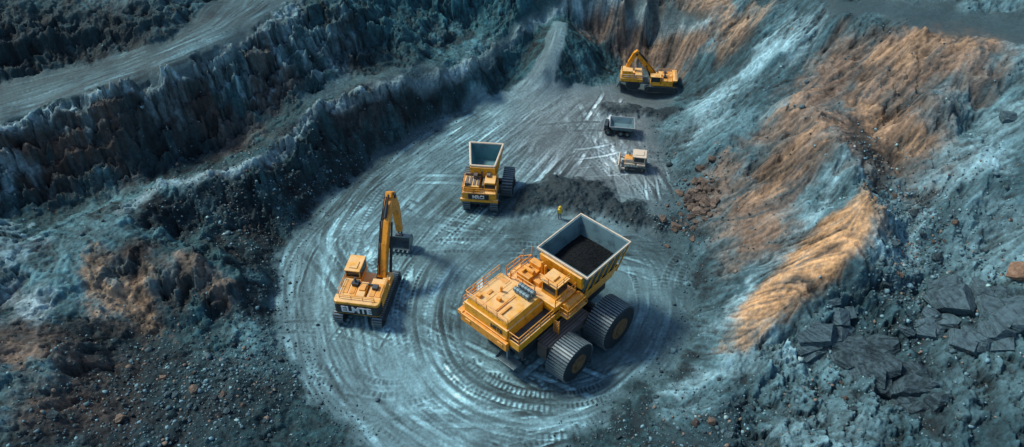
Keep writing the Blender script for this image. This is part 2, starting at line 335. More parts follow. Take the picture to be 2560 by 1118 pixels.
cap(DB,[(480,310),(620,350)],2.5,.8); cap(DB,[(700,180),(650,240)],2.4,.7); cap(DB,[(960,220),(870,300)],2.3,.6)
cap(LB,[(730,60),(700,120)],1.8,.7,1.6); cap(LB,[(620,130),(500,200),(400,220)],1.3,.6,1.8); cap(LB,[(0,560),(80,600)],1.5,.7,1.6); cap(LB,[(860,80),(820,150)],1.2,.4,1.8); cap(LB,[(430,280),(470,350)],1.0,.4,1.8)  # pale patches painted as highlights on the left walls, continued below
cap((.24,.35,.38),[(0,720),(90,790)],2.2,.8); cap(LB,[(180,320),(240,350)],1.0,.6,1.5)
cap(LB,[(0,520),(60,420)],1.4,.6,1.6); cap(LB,[(1250,110),(1150,190)],1.0,.3,1.5)
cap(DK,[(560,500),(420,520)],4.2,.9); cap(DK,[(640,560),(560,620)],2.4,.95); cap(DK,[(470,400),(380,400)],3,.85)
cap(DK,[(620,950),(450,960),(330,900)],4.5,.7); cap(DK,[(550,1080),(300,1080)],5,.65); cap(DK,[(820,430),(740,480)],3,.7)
cap(DK,[(880,330),(1020,265),(1160,215),(1250,160)],1.6,.5)  # shadow band painted dark below the terrace crest
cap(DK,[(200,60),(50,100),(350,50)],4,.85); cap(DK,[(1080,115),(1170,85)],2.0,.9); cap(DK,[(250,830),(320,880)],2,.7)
cap(DK,[(1300,150),(1345,85)],.8,.5,.5)  # shade in the valley left of the ramp, painted dark
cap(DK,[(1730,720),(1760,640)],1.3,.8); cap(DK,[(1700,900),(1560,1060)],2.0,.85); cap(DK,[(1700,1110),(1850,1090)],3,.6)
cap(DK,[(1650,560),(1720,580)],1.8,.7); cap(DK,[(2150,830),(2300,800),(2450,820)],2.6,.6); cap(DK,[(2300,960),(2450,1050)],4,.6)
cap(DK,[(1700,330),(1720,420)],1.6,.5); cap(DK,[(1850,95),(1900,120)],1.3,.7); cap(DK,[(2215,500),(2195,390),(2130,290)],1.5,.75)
poly(OR,[(2165,468),(2192,580),(2130,650),(2040,710),(1960,790),(1860,870),(1812,850),(1862,745),(1990,625),(2100,530)],.95)
c1l=[G(*p) for p in [(300,525,6.3),(400,455,6.3),(520,430,6.3),(640,400,6.3),(720,340,6.6),(790,268,7.2),(900,225,7.2),(1010,190,6.8),(1100,170,6),(1180,145,5.6),(1240,105,5.7),(1300,66,5.9),(1340,46,6.0),(1400,30,6.2),(1470,24,6.2),(1560,28,6.5),(1660,38,6.9),(1760,65,7.3)]]
mix((.21,.34,.37),sstep(1.0,.1,linedist(X32+.3*n2,Y32+.3*n2,c1l))*.75*(1-floor))  # highlight painted as a thin pale line along the bench crest
c2l=[G(*p) for p in [(0,318,12.3),(150,268,12.3),(300,228,12.8),(420,182,13.6),(560,118,14),(660,62,14.2),(740,10,14.2)]]
mix((.21,.34,.37),sstep(.8,.1,linedist(X32+.5*n2,Y32+.5*n2,c2l))*.65)  # same painted crest highlight along the haul road edge
# flats
fl=np.array([.098,.192,.218],np.float32)
m=floor[...,None]; fb=fl*(1+.30*n1[...,None]+.16*n2[...,None])
dark=sstep(-.1,.6,fbm(X32,Y32,.10,5,140,.6))[...,None]; fb=fb*(1-.45*dark)
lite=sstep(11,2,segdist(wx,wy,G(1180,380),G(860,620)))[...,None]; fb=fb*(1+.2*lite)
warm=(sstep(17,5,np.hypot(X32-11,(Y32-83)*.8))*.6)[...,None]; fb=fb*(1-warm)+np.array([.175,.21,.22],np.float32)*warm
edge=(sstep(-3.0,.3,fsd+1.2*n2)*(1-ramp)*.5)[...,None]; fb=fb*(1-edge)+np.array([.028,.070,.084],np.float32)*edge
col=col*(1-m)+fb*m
mix((.045,.095,.108),road*.92); mix((.014,.036,.045),road*sstep(0,.8,n2+.4*n1)*.6); mix((.075,.15,.17),bench*.5); mix((.016,.06,.072),bench2*.6); mix((.03,.06,.07),trd*.8)
col*=np.exp(1.25*T+.85*T2+.85*T3)[...,None]
mix(DK,sstep(.0,.55,heap+.22*n2)*.88*(heap>0))
col*=np.clip(1+wild*((1-.4*rocky)*(.16*g2+.22*g3+.17*g4+.14*g1*sl_)+rocky*(.55*w2+.34*w3)+.18*grit)+.10*n3+wild*.18*rock2,.08,3)[...,None]  # gully and grit tone, plus highlights painted per rock facet
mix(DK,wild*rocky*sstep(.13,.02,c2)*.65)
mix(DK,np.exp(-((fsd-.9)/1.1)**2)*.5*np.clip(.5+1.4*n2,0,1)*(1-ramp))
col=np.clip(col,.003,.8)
# ------------------------------------------------------------------ materials
def newmat(name):
    m=bpy.data.materials.new(name); m.use_nodes=True
    return m,m.node_tree,m.node_tree.nodes["Principled BSDF"]
def ground_mat(name,bs,bd_,lo,hi,asc,vb):
    m,t,b=newmat(name); N_=t.nodes.new; K=t.links.new
    at=N_("ShaderNodeAttribute"); at.attribute_name="geo"
    tc=N_("ShaderNodeTexCoord")
    a=N_("ShaderNodeTexNoise"); a.inputs["Scale"].default_value=asc; a.inputs["Detail"].default_value=8; a.inputs["Roughness"].default_value=.7
    K(tc.outputs["Object"],a.inputs["Vector"])
    vo=N_("ShaderNodeTexVoronoi"); vo.inputs["Scale"].default_value=bs; K(tc.outputs["Object"],vo.inputs["Vector"])
    r=N_("ShaderNodeMapRange"); r.inputs[1].default_value=.3;r.inputs[2].default_value=.7;r.inputs[3].default_value=lo;r.inputs[4].default_value=hi
    K(a.outputs[0],r.inputs[0])
    sp=N_("ShaderNodeMapRange"); sp.inputs[1].default_value=.0;sp.inputs[2].default_value=1;sp.inputs[3].default_value=.9;sp.inputs[4].default_value=1.12
    K(vo.outputs["Color"],sp.inputs[0])
    mu=N_("ShaderNodeMath");mu.operation='MULTIPLY';K(r.outputs[0],mu.inputs[0]);K(sp.outputs[0],mu.inputs[1])
    mx=N_("ShaderNodeVectorMath");mx.operation='SCALE';K(at.outputs["Color"],mx.inputs[0]);K(mu.outputs[0],mx.inputs["Scale"])
    K(mx.outputs[0],b.inputs["Base Color"])
    b.inputs["Roughness"].default_value=.72; b.inputs["Specular IOR Level"].default_value=.3
    ad=N_("ShaderNodeMath");ad.operation='MULTIPLY_ADD';K(vo.outputs["Distance"],ad.inputs[0]);ad.inputs[1].default_value=-vb;K(a.outputs[0],ad.inputs[2])
    bp=N_("ShaderNodeBump");bp.inputs["Strength"].default_value=bd_;bp.inputs["Distance"].default_value=.22
    K(ad.outputs[0],bp.inputs["Height"]);K(bp.outputs[0],b.inputs["Normal"])
    return m
mg_=ground_mat("compacted_ground",6,.25,.78,1.25,4,.4); mr_=ground_mat("broken_rock",4,.62,.6,1.45,2.2,.25)
# ------------------------------------------------------------------ ground meshes
ny,nx=H.shape
idx=np.arange(ny*nx).reshape(ny,nx)
quads=np.stack([idx[:-1,:-1],idx[:-1,1:],idx[1:,1:],idx[1:,:-1]],-1).reshape(-1,4)
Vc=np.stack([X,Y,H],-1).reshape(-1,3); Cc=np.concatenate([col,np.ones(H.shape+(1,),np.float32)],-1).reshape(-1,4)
fq=floor[:-1,:-1].ravel()>.5; rq=((road[:-1,:-1].ravel()>.5)|(trd[:-1,:-1].ravel()>.5))&~fq
def mkmesh(name,q,mat,label,cat):
    used=np.unique(q); mp=np.zeros(ny*nx,np.int64); mp[used]=np.arange(len(used)); q2=mp[q]
    me=bpy.data.meshes.new(name); me.vertices.add(len(used)); me.vertices.foreach_set("co",Vc[used].astype(np.float32).ravel())
    me.loops.add(q2.size); me.loops.foreach_set("vertex_index",q2.ravel().astype(np.int32))
    me.polygons.add(len(q2)); me.polygons.foreach_set("loop_start",np.arange(0,q2.size,4,dtype=np.int32))
    me.update(calc_edges=True)
    ca=me.color_attributes.new("geo",'FLOAT_COLOR','POINT'); ca.data.foreach_set("color",Cc[used].ravel())
    me.shade_smooth(); me.materials.append(mat)
    ob=bpy.data.objects.new(name,me); COL.objects.link(ob); ob["kind"]="structure"; ob["label"]=label; ob["category"]=cat
    return ob
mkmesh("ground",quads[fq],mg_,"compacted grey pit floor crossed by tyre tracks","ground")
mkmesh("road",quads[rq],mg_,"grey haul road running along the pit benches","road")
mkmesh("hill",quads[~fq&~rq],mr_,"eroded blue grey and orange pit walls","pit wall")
# ------------------------------------------------------------------ object materials
def paint(name,c,rough=.42,lit_top_col=(.55,.45,.32),dk=.45,lit_top=.55,metal=0.0,scale=1.6):  # up-facing faces are tinted paler: light bleaching the tops, painted into the colour
    m,t,b=newmat(name);N_=t.nodes.new;K=t.links.new
    tc=N_("ShaderNodeTexCoord");a=N_("ShaderNodeTexNoise");a.inputs["Scale"].default_value=scale;a.inputs["Detail"].default_value=7;a.inputs["Roughness"].default_value=.68
    K(tc.outputs["Object"],a.inputs["Vector"])
    cr=N_("ShaderNodeValToRGB");e=cr.color_ramp.elements
    e[0].position=.30;e[0].color=tuple(x*dk for x in c)+(1,);e[1].position=.5;e[1].color=tuple(c)+(1,)
    K(a.outputs[0],cr.inputs[0])
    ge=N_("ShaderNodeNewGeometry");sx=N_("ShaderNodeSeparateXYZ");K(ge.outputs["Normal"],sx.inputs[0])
    mr=N_("ShaderNodeMapRange");mr.inputs[1].default_value=.6;mr.inputs[2].default_value=1;mr.inputs[3].default_value=0;mr.inputs[4].default_value=lit_top;K(sx.outputs[2],mr.inputs[0])
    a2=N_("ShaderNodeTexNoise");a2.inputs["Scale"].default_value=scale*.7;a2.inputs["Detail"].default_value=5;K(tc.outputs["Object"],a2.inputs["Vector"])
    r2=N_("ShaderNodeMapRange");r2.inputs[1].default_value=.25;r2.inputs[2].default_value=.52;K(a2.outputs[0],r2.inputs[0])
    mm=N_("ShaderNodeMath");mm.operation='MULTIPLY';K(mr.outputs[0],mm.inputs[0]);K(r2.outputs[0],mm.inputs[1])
    mx=N_("ShaderNodeMix");mx.data_type='RGBA';K(mm.outputs[0],mx.inputs[0]);K(cr.outputs[0],mx.inputs[6]);mx.inputs[7].default_value=tuple(lit_top_col)+(1,)
    K(mx.outputs[2],b.inputs["Base Color"])
    b.inputs["Roughness"].default_value=rough;b.inputs["Metallic"].default_value=metal
    bp=N_("ShaderNodeBump");bp.inputs["Strength"].default_value=.12;bp.inputs["Distance"].default_value=.05;K(a.outputs[0],bp.inputs["Height"]);K(bp.outputs[0],b.inputs["Normal"])
    return m
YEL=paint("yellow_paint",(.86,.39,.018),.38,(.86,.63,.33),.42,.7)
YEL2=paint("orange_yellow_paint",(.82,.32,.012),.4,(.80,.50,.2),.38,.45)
DKS=paint("dark_steel",(.026,.038,.046),.5,(.08,.12,.14),.5,.6,.2)
TRK=paint("track_steel",(.024,.036,.044),.5,(.08,.12,.14),.5,.5,.2,3)
CLT=paint("track_cleat_steel",(.115,.17,.19),.45,(.24,.33,.36),.5,.6,.3,3)
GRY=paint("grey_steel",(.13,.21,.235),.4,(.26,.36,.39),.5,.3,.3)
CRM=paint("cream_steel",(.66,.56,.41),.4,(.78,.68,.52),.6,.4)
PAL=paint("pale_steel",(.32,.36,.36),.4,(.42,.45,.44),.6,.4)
HOP=paint("worn_hopper_steel",(.12,.22,.25),.4,(.18,.30,.33),.5,.2,.1,.8)
TEA=paint("teal_hopper_steel",(.11,.26,.29),.45,(.16,.30,.33),.55,.2,0,.8)
WHT=paint("white_paint",(.80,.82,.82),.5,(.7,.7,.65),.8,.1)
BLK=paint("black_paint",(.013,.016,.02),.4,(.05,.06,.07),.6,.3)
GLS,_t,_b=newmat("dark_glass");_b.inputs["Base Color"].default_value=(.02,.03,.035,1);_b.inputs["Roughness"].default_value=.08
BRN=paint("rusty_plate",(.12,.10,.085),.6,(.2,.2,.19),.4,.5)
NAV=paint("work_clothes",(.05,.06,.09),.8,(.06,.07,.1),.7,0)
VST=paint("safety_yellow_fabric",(.85,.6,.03),.7,(.85,.6,.03),.9,0)
def rockmat(name,c,c2):
    m,t,b=newmat(name);N_=t.nodes.new;K=t.links.new
    tc=N_("ShaderNodeTexCoord");a=N_("ShaderNodeTexNoise");a.inputs["Scale"].default_value=2.5;a.inputs["Detail"].default_value=9;a.inputs["Roughness"].default_value=.7;K(tc.outputs["Object"],a.inputs["Vector"])
    mp=N_("ShaderNodeMapping");mp.inputs["Scale"].default_value=(.6,.6,5);K(tc.outputs["Object"],mp.inputs["Vector"])
    st=N_("ShaderNodeTexNoise");st.inputs["Scale"].default_value=1.3;st.inputs["Detail"].default_value=6;K(mp.outputs[0],st.inputs["Vector"])
    oi=N_("ShaderNodeObjectInfo")
    ad=N_("ShaderNodeMath");ad.operation='ADD';K(a.outputs[0],ad.inputs[0]);K(st.outputs[0],ad.inputs[1])
    hf=N_("ShaderNodeMath");hf.operation='MULTIPLY_ADD';K(ad.outputs[0],hf.inputs[0]);hf.inputs[1].default_value=.5
    rr=N_("ShaderNodeMapRange");rr.inputs[3].default_value=-.07;rr.inputs[4].default_value=.07;K(oi.outputs["Random"],rr.inputs[0]);K(rr.outputs[0],hf.inputs[2])
    cr=N_("ShaderNodeValToRGB");e=cr.color_ramp.elements;e[0].position=.40;e[0].color=tuple(c)+(1,);e[1].position=.62;e[1].color=tuple(c2)+(1,);K(hf.outputs[0],cr.inputs[0])
    K(cr.outputs[0],b.inputs["Base Color"]);b.inputs["Roughness"].default_value=.75
    bp=N_("ShaderNodeBump");bp.inputs["Strength"].default_value=1.0;bp.inputs["Distance"].default_value=.22;K(ad.outputs[0],bp.inputs["Height"]);K(bp.outputs[0],b.inputs["Normal"])
    return m
RK_B=rockmat("brown_boulder",(.06,.052,.046),(.24,.18,.13)); RK_G=rockmat("slate_rock",(.008,.026,.034),(.085,.165,.195)); RK_T=rockmat("tan_boulder",(.2,.12,.07),(.42,.28,.19)); RK_S=rockmat("dark_slate",(.008,.026,.035),(.080,.155,.185))
# ------------------------------------------------------------------ modelling kit
class Kit:
    def __init__(s): s.bm=bmesh.new()
    def box(s,x0,x1,y0,y1,z0,z1,rot=None,taper=0):
        vs=[]
        cx,cy,cz=(x0+x1)/2,(y0+y1)/2,(z0+z1)/2
        for z in (z0,z1):
            k=taper if z==z1 else 0
            for x,y in ((x0+k,y0+k),(x1-k,y0+k),(x1-k,y1-k),(x0+k,y1-k)):
                p=Vector((x,y,z))
                if rot: p=Euler(rot).to_matrix()@(p-Vector((cx,cy,cz)))+Vector((cx,cy,cz))
                vs.append(s.bm.verts.new(p))
        for f in ((3,2,1,0),(4,5,6,7),(0,1,5,4),(1,2,6,5),(2,3,7,6),(3,0,4,7)): s.bm.faces.new([vs[i] for i in f])
        return s
    def prism(s,pts,x0,x1,ax='x'):
        def mk(a,b,c): return Vector((c,a,b)) if ax=='x' else (Vector((a,c,b)) if ax=='y' else Vector((a,b,c)))
        A=[s.bm.verts.new(mk(a,b,x0)) for a,b in pts];B=[s.bm.verts.new(mk(a,b,x1)) for a,b in pts];n=len(pts)
        s.bm.faces.new(A[::-1]);s.bm.faces.new(B)
        for i in range(n): s.bm.faces.new([A[i],A[(i+1)%n],B[(i+1)%n],B[i]])
        return s
    def cyl(s,p0,p1,r,r2=None,seg=12):
        p0=Vector(p0);p1=Vector(p1);d=p1-p0;L_=d.length;r2=r if r2 is None else r2
        M=Matrix.Translation((p0+p1)/2)@d.to_track_quat('Z','Y').to_matrix().to_4x4()
        bmesh.ops.create_cone(s.bm,cap_ends=True,segments=seg,radius1=r,radius2=r2,depth=L_,matrix=M); return s
    def hopper(s,bot,top,th):
        bot=[Vector(p) for p in bot];top=[Vector(p) for p in top]
        cb=sum(bot,Vector())/4;ct=sum(top,Vector())/4
        ib=[b+(cb-b).normalized()*th*1.6+Vector((0,0,th)) for b in bot];it=[t+Vector(((ct-t).x,(ct-t).y,0)).normalized()*th*1.6 for t in top]
        V=[[s.bm.verts.new(p) for p in L_] for L_ in (bot,top,it,ib)]
        s.bm.faces.new(V[0][::-1]);s.bm.faces.new(V[3])
        for a,b in ((0,1),(1,2),(2,3)):
            for i in range(4): s.bm.faces.new([V[a][i],V[a][(i+1)%4],V[b][(i+1)%4],V[b][i]])
        return s
    def rail(s,pts,h=.95,r=.04,step=1.2):
        pts=[Vector(p) for p in pts];up=Vector((0,0,1))
        for a,b in zip(pts[:-1],pts[1:]):
            n=max(1,round((b-a).length/step))
            for k in range(n+1):
                q=a.lerp(b,k/n); s.cyl(q,q+up*h,r,seg=6)
            for q in (.5,1.0): s.cyl(a+up*h*q,b+up*h*q,r,seg=6)
        return s
    def done(s,name,mat,parent=None,bevel=0.0,label=None,smooth=False):
        bmesh.ops.recalc_face_normals(s.bm,faces=s.bm.faces)
        me=bpy.data.meshes.new(name);s.bm.to_mesh(me);s.bm.free();me.materials.append(mat)
        ob=bpy.data.objects.new(name,me);COL.objects.link(ob)
        if parent: ob.parent=parent
        if smooth: me.shade_smooth()
        if bevel:
            md=ob.modifiers.new("bevel",'BEVEL');md.width=bevel;md.segments=2;md.limit_method='ANGLE';md.angle_limit=math.radians(50)
        if label: ob["label"]=label
        return ob
def empty(name,loc,heading,label,cat,scale=1,group=None):
    e=bpy.data.objects.new(name,None);COL.objects.link(e);e.location=loc;e.rotation_euler=(0,0,heading);e.scale=(scale,)*3
    e["label"]=label;e["category"]=cat
    if group:e["group"]=group
    return e
def text(s,parent,size,loc,rot,mat,name="lettering"):
    cu=bpy.data.curves.new(name,'FONT');cu.body=s;cu.size=size;cu.extrude=.02;cu.align_x='CENTER';cu.align_y='CENTER';cu.offset=size*.03
    tmp=bpy.data.objects.new("tmp_text",cu);COL.objects.link(tmp);bpy.context.view_layer.update()
    me=bpy.data.meshes.new_from_object(tmp.evaluated_get(bpy.context.evaluated_depsgraph_get()));bpy.data.objects.remove(tmp)
    me.materials.clear();me.materials.append(mat)
    ob=bpy.data.objects.new(name,me);COL.objects.link(ob);ob.parent=parent;ob.location=loc;ob.rotation_euler=rot
    return ob
def ovalpt(d,st,R,r):
    per=2*st+2*math.pi*R; d%=per
    if d<st: return -st/2+d,r,0.0
    if d<st+math.pi*R: a=(d-st)/R; return st/2+math.sin(a)*r,math.cos(a)*r,a
    if d<2*st+math.pi*R: return st/2-(d-st-math.pi*R),-r,math.pi
    a=(d-2*st-math.pi*R)/R; return -st/2-math.sin(a)*r,-math.cos(a)*r,math.pi+a
def track(parent,cx,wd,yc,Lg,Ht,side,pitch=.28,depth=.09,hub=YEL2,hubs=2,name="track"):
    R=Ht/2;st=max(Lg-Ht,.01);per=2*st+2*math.pi*R
    n=48;pts=[]
    for i in range(n):
        y,z,_=ovalpt(i/n*per,st,R,R-depth);pts.append((yc+y,R+z))
    t=Kit().prism(pts,cx-wd/2,cx+wd/2).done(name,TRK,parent)
    k=Kit();m=int(per/pitch)
    for i in range(m):
        y,z,a=ovalpt((i+.5)/m*per,st,R,R-depth*.5)
        yy,zz=yc+y,R+z
        k.box(cx-wd/2-.03,cx+wd/2+.03,yy-pitch*.27,yy+pitch*.27,zz-depth*.62,zz+depth*.62,rot=(-a,0,0))
    k.done("track_cleat",CLT,t)
    ex=cx+side*wd/2
    k=Kit()
    k.prism([(yc+(-st/2 if math.cos(a)<0 else st/2)+math.cos(a)*(R-depth-.06),R+math.sin(a)*(R-depth-.06)) for a in np.linspace(0,2*math.pi,32,endpoint=False)],ex-.02*side,ex+side*.05)
    k.done("track_frame",DKS,t,.02)
    k=Kit()
    for yy in ([yc] if hubs==1 else [yc-st/2,yc+st/2]):
        k.cyl((ex+side*.04,yy,R),(ex+side*.14,yy,R),R*.5,seg=24).cyl((ex+side*.1,yy,R),(ex+side*.26,yy,R),R*.25,seg=16)
        for a in range(8): k.cyl((ex+side*.1,yy+math.cos(a*.785)*R*.38,R+math.sin(a*.785)*R*.38),(ex+side*.19,yy+math.cos(a*.785)*R*.38,R+math.sin(a*.785)*R*.38),R*.04,seg=6)
    if hubs>1: k.box(min(ex,ex+side*.12),max(ex,ex+side*.12),yc-st/2,yc+st/2,R*.75,R*1.05)
    k.done("track_hub",hub,t,.01)
    return t
# ------------------------------------------------------------------ big hauler
HUB=paint("dusty_hub",(.20,.13,.06),.6,(.2,.18,.15),.3,.3,.2,3)
e=empty("haul_truck",(3.3,51.1,0.0),math.radians(47.5)-math.pi/2,"huge yellow tracked haul truck carrying coal on the pit floor","haul truck")
Kit().box(-2.2,-1.2,-5.6,6.5,2.3,3.5).box(1.0,2.0,-5.6,6.5,2.3,3.5).box(-1.3,1.1,-5.2,-4.6,2.5,3.3).box(-1.3,1.1,1,1.8,2.5,3.3).box(-1.3,1.1,5.6,6.3,2.5,3.3).box(-3.4,1.4,-5.9,-2.0,3.2,4.1).cyl((-3,-2.2,2.1),(4.2,-2.2,2.1),.5).cyl((-3,3.4,2.4),(4.4,3.4,2.4),.6).done("chassis",DKS,e,.05)
k=Kit().box(2.0,3.65,-3.6,2.0,2.7,3.6)
for i in range(5): k.box(2.05+i*.3,2.25+i*.3,-3.75,1.9,3.603,3.72)
k.box(2.2,3.3,-3.9,-3.6,1.8,3.5).done("axle_housing",BRN,e,.04)
track(e,4.7,2.0,-2.3,4.3,3.95,1,.30,.14,HUB,1)
track(e,4.95,2.3,3.3,4.9,4.6,1,.30,.14,HUB,1)
track(e,-2.9,1.8,-3.3,4.0,3.6,-1,.30,.14,HUB,1)
track(e,-2.9,2.0,3.5,4.9,4.6,-1,.30,.14,HUB,1)
h=Kit().box(-4.3,1.0,-6.6,-1.8,4.2,6.3).box(-4.15,.85,-6.45,-1.9,6.303,6.85,taper=.14).box(-4.85,-4.25,-6.3,-3.0,5.3,5.5).box(-4.31,1.01,-6.62,-6.5,6.1,6.36).done("engine_hood",YEL,e,.07)
Kit().box(-4.5,1.2,-6.95,-6.59,4.0,5.0).box(-4.9,-4.3,-6.9,-6.0,4.6,5.1).box(-4.2,.9,-6.72,-6.59,5.15,5.25).box(-3.9,-3.2,-7.0,-6.9,4.3,4.7).box(.1,.8,-7.0,-6.9,4.3,4.7).done("bumper",YEL2,e,.05)
k=Kit()
for (a,b_,c_,d_) in [(-3.8,-2.4,-6.1,-4.3),(-2.2,-.9,-6.1,-4.3),(-.7,.6,-6.1,-4.3),(-3.8,-2.4,-4.1,-2.3),(-2.2,-1.8,-4.1,-2.3)]: k.box(a,b_,c_,d_,6.853,6.885)
for i in range(7): k.box(-3.6,-2.6,-2.9+i*.09,-2.85+i*.09,6.88,6.95)
k.done("hood_panel",YEL,h,.015)
k=Kit().box(-3.5,-3.1,-5.8,-5.4,6.88,7.2).box(-1.9,-1.5,-4.9,-4.6,6.88,7.25).box(-.5,-.3,-5.9,-4.6,6.88,7.05).cyl((-2.9,-5.9,7.0),(-1.0,-5.9,7.0),.05,seg=8).cyl((-1.0,-5.9,7.0),(-1.0,-3.4,7.0),.05,seg=8).cyl((-2.3,-3.8,6.88),(-2.3,-3.8,7.5),.13,seg=12).box(-3.1,-2.8,-4.9,-4.3,6.88,7.0)
k.done("hood_fitting",YEL2,h,.01)
k=Kit().rail([(-4.2,-6.4,6.85),(.9,-6.4,6.85)],.8,.04,1.3).rail([(-4.2,-6.4,6.85),(-4.2,-2.0,6.85)],.8,.04,1.1).rail([(-4.8,-6.2,5.5),(-4.8,-3.0,5.5)],.8,.04,1.0);k.done("hood_railing",YEL2,h)
k=Kit()
for i in range(2): k.cyl((-1.5,-2.9+i*.66,7.15),(.3,-2.9+i*.66,7.15),.25,seg=16)
for i in range(2):
    for j in range(5): k.cyl((-1.3+j*.36,-2.9+i*.66,7.15),(-1.2+j*.36,-2.9+i*.66,7.15),.29,seg=16)
k.box(-1.3,-1.1,-3.1,-2.0,6.85,7.05).box(.1,.3,-3.1,-2.0,6.85,7.05)
k.done("air_filter",GRY,e,.02)
Kit().box(1.0,2.2,-6.4,.6,5.12,5.2).done("walkway",DKS,e)
Kit().box(2.2,2.3,-6.5,.7,4.5,5.35).box(1.0,2.2,-6.5,-6.4,4.5,5.35).box(1.0,2.2,-6.4,.6,4.6,5.1).done("walkway_skirt",YEL,e,.03)
Kit().rail([(1.1,-6.4,5.2),(2.2,-6.4,5.2),(2.2,-2.2,5.2),(2.2,.6,5.2)],1.0,.045).done("walkway_railing",YEL2,e)
Kit().box(-.6,1.7,-6.5,-5.4,1.35,1.5).box(.3,.5,-6.0,-5.7,1.5,3.4).box(-.6,-.5,-6.5,-5.4,1.5,1.75).done("boarding_step",GRY,e,.02)
Kit().box(-3.0,2.4,-1.8,1.2,5.9,6.5).box(-2.2,2.0,-1.5,1.2,4.0,5.9).box(-3.9,-3.0,-1.4,.6,5.9,6.1).box(2.4,3.4,-1.2,1.6,5.1,5.25).done("deck",YEL,e,.05)
c=Kit().box(.1,1.9,-1.1,.6,6.5,8.0,taper=.08).box(0,2.0,-1.2,.7,8.0,8.12).box(.3,1.2,-.8,.2,8.12,8.3).done("cab",YEL,e,.05)
Kit().box(.3,1.7,-1.13,-1.08,7.0,7.75).box(1.86,1.92,-.9,.4,7.0,7.75).box(.08,.14,-.9,.4,7.0,7.75).done("window",GLS,c)
Kit().box(-2.7,-1.2,-1.3,.2,6.5,7.3).box(-1.2,-.3,-.9,.4,6.5,7.0).box(-2.5,-1.2,.2,.9,6.5,7.7).cyl((-1.0,.3,6.9),(-1.0,.3,8.5),.13).cyl((-.6,.3,6.9),(-.6,.3,8.3),.13).cyl((-2.5,-.5,7.45),(-1.3,-.5,7.45),.22).box(-2.3,-2.1,-1.1,0,7.3,7.6).done("engine_unit",YEL2,e,.04)
Kit().cyl((2.75,-.9,5.9),(2.75,1.4,5.9),.52,seg=20).cyl((2.75,-.6,5.9),(2.75,-.5,5.9),.57,seg=20).cyl((2.75,.9,5.9),(2.75,1.0,5.9),.57,seg=20).done("fuel_tank",YEL2,e,.03)
k=Kit().rail([(-3.0,-1.8,6.5),(-3.0,1.1,6.5)],1.0,.045).rail([(-3.0,-1.75,6.5),(-.1,-1.75,6.5)],1.0,.045).rail([(2.35,-1.75,6.5),(2.35,1.1,6.5)],1.0,.045).rail([(0,-1.2,8.12),(2,-1.2,8.12),(2,.7,8.12)],.7,.04).rail([(3.4,-1.2,5.25),(3.4,1.6,5.25)],1.0,.04).rail([(2.4,-1.2,5.25),(3.4,-1.2,5.25)],1.0,.04).rail([(-3.9,-1.4,6.1),(-3.9,.6,6.1)],1.1,.045,.8).rail([(-3.9,.6,6.1),(-3.0,1.1,6.5)],1.0,.045)
k.cyl((-3.4,.4,6.1),(-3.4,.4,8.4),.05,seg=6).cyl((-2.9,1.0,6.5),(-2.9,1.0,8.7),.05,seg=6)
k.done("deck_railing",YEL2,e)
k=Kit()
for i in range(12): k.cyl((2.5,-2.0,3.0+i*.2),(3.1,-2.0,3.0+i*.2),.03,seg=6)
for x in (2.5,3.1): k.cyl((x,-2.0,2.9),(x,-2.0,5.4),.04,seg=6)
k.done("ladder",YEL2,e)
bed=Kit().hopper([(-1.2,2.0,4.4),(2.4,2.0,4.4),(2.4,6.4,4.4),(-1.2,6.4,4.4)],[(-2.3,1.25,8.8),(3.45,1.25,8.8),(3.45,7.5,8.8),(-2.3,7.5,8.8)],.12).done("dump_body",HOP,e,.03)
k=Kit()
def ring(k,a,b,c_,d,z0,z1,t):
    k.box(a-t,b+t,c_-t,c_,z0,z1);k.box(a-t,b+t,d,d+t,z0,z1);k.box(a-t,a,c_,d,z0,z1);k.box(b,b+t,c_,d,z0,z1)
ring(k,-2.3,3.45,1.25,7.5,8.62,8.86,.13); k.done("body_rim",CRM,bed,.03)
k=Kit()
for i in range(6):
    y=1.9+i*1.05
    k.prism([(2.5,4.6),(2.62,4.6),(3.62,8.6),(3.48,8.6)],y,y+.16,'y')
k.hopper([(-1.35,1.6,4.3),(2.6,1.6,4.3),(2.6,6.5,4.3),(-1.35,6.5,4.3)],[(-1.72,1.42,5.9),(2.95,1.42,5.9),(2.95,6.9,5.9),(-1.72,6.9,5.9)],.05)
k.box(-1.9,3.0,1.05,1.45,7.0,8.5,rot=(.12,0,0))
k.done("body_rib",YEL,bed,.02)
text("MITE",e,.66,(-.3,-6.63,5.72),(math.pi/2,0,0),DKS)
k=Kit();n=30;gv=[]
def cz(x,y): return 6.9+.55*math.exp(-((x-.6)**2+(y-4.6)**2)/4)
for j in range(n):
    for i in range(n):
        x=-1.75+i/(n-1)*4.65;y=1.75+j/(n-1)*5.2
        gv.append(k.bm.verts.new((x,y,cz(x,y)+random.uniform(-.04,.04))))
for j in range(n-1):
    for i in range(n-1): k.bm.faces.new([gv[j*n+i],gv[j*n+i+1],gv[j*n+n+i+1],gv[j*n+n+i]])
for i in range(900):
    x=random.uniform(-1.5,2.7);y=random.uniform(2.0,6.7);s=random.uniform(.02,.06)
    M=Matrix.Translation((x,y,cz(x,y)))@Euler((random.random()*3,random.random()*3,0)).to_matrix().to_4x4()
    bmesh.ops.create_icosphere(k.bm,subdivisions=1,radius=s,matrix=M)
COALM,_t,_b=newmat("black_coal");_b.inputs["Base Color"].default_value=(.006,.009,.011,1);_b.inputs["Roughness"].default_value=.85;_b.inputs["Specular IOR Level"].default_value=.2
coal=k.done("coal_load",COALM); coal.location=e.location;coal.rotation_euler=e.rotation_euler;coal["kind"]="stuff";coal["label"]="black crushed coal heaped inside the haul truck body";coal["category"]="coal"
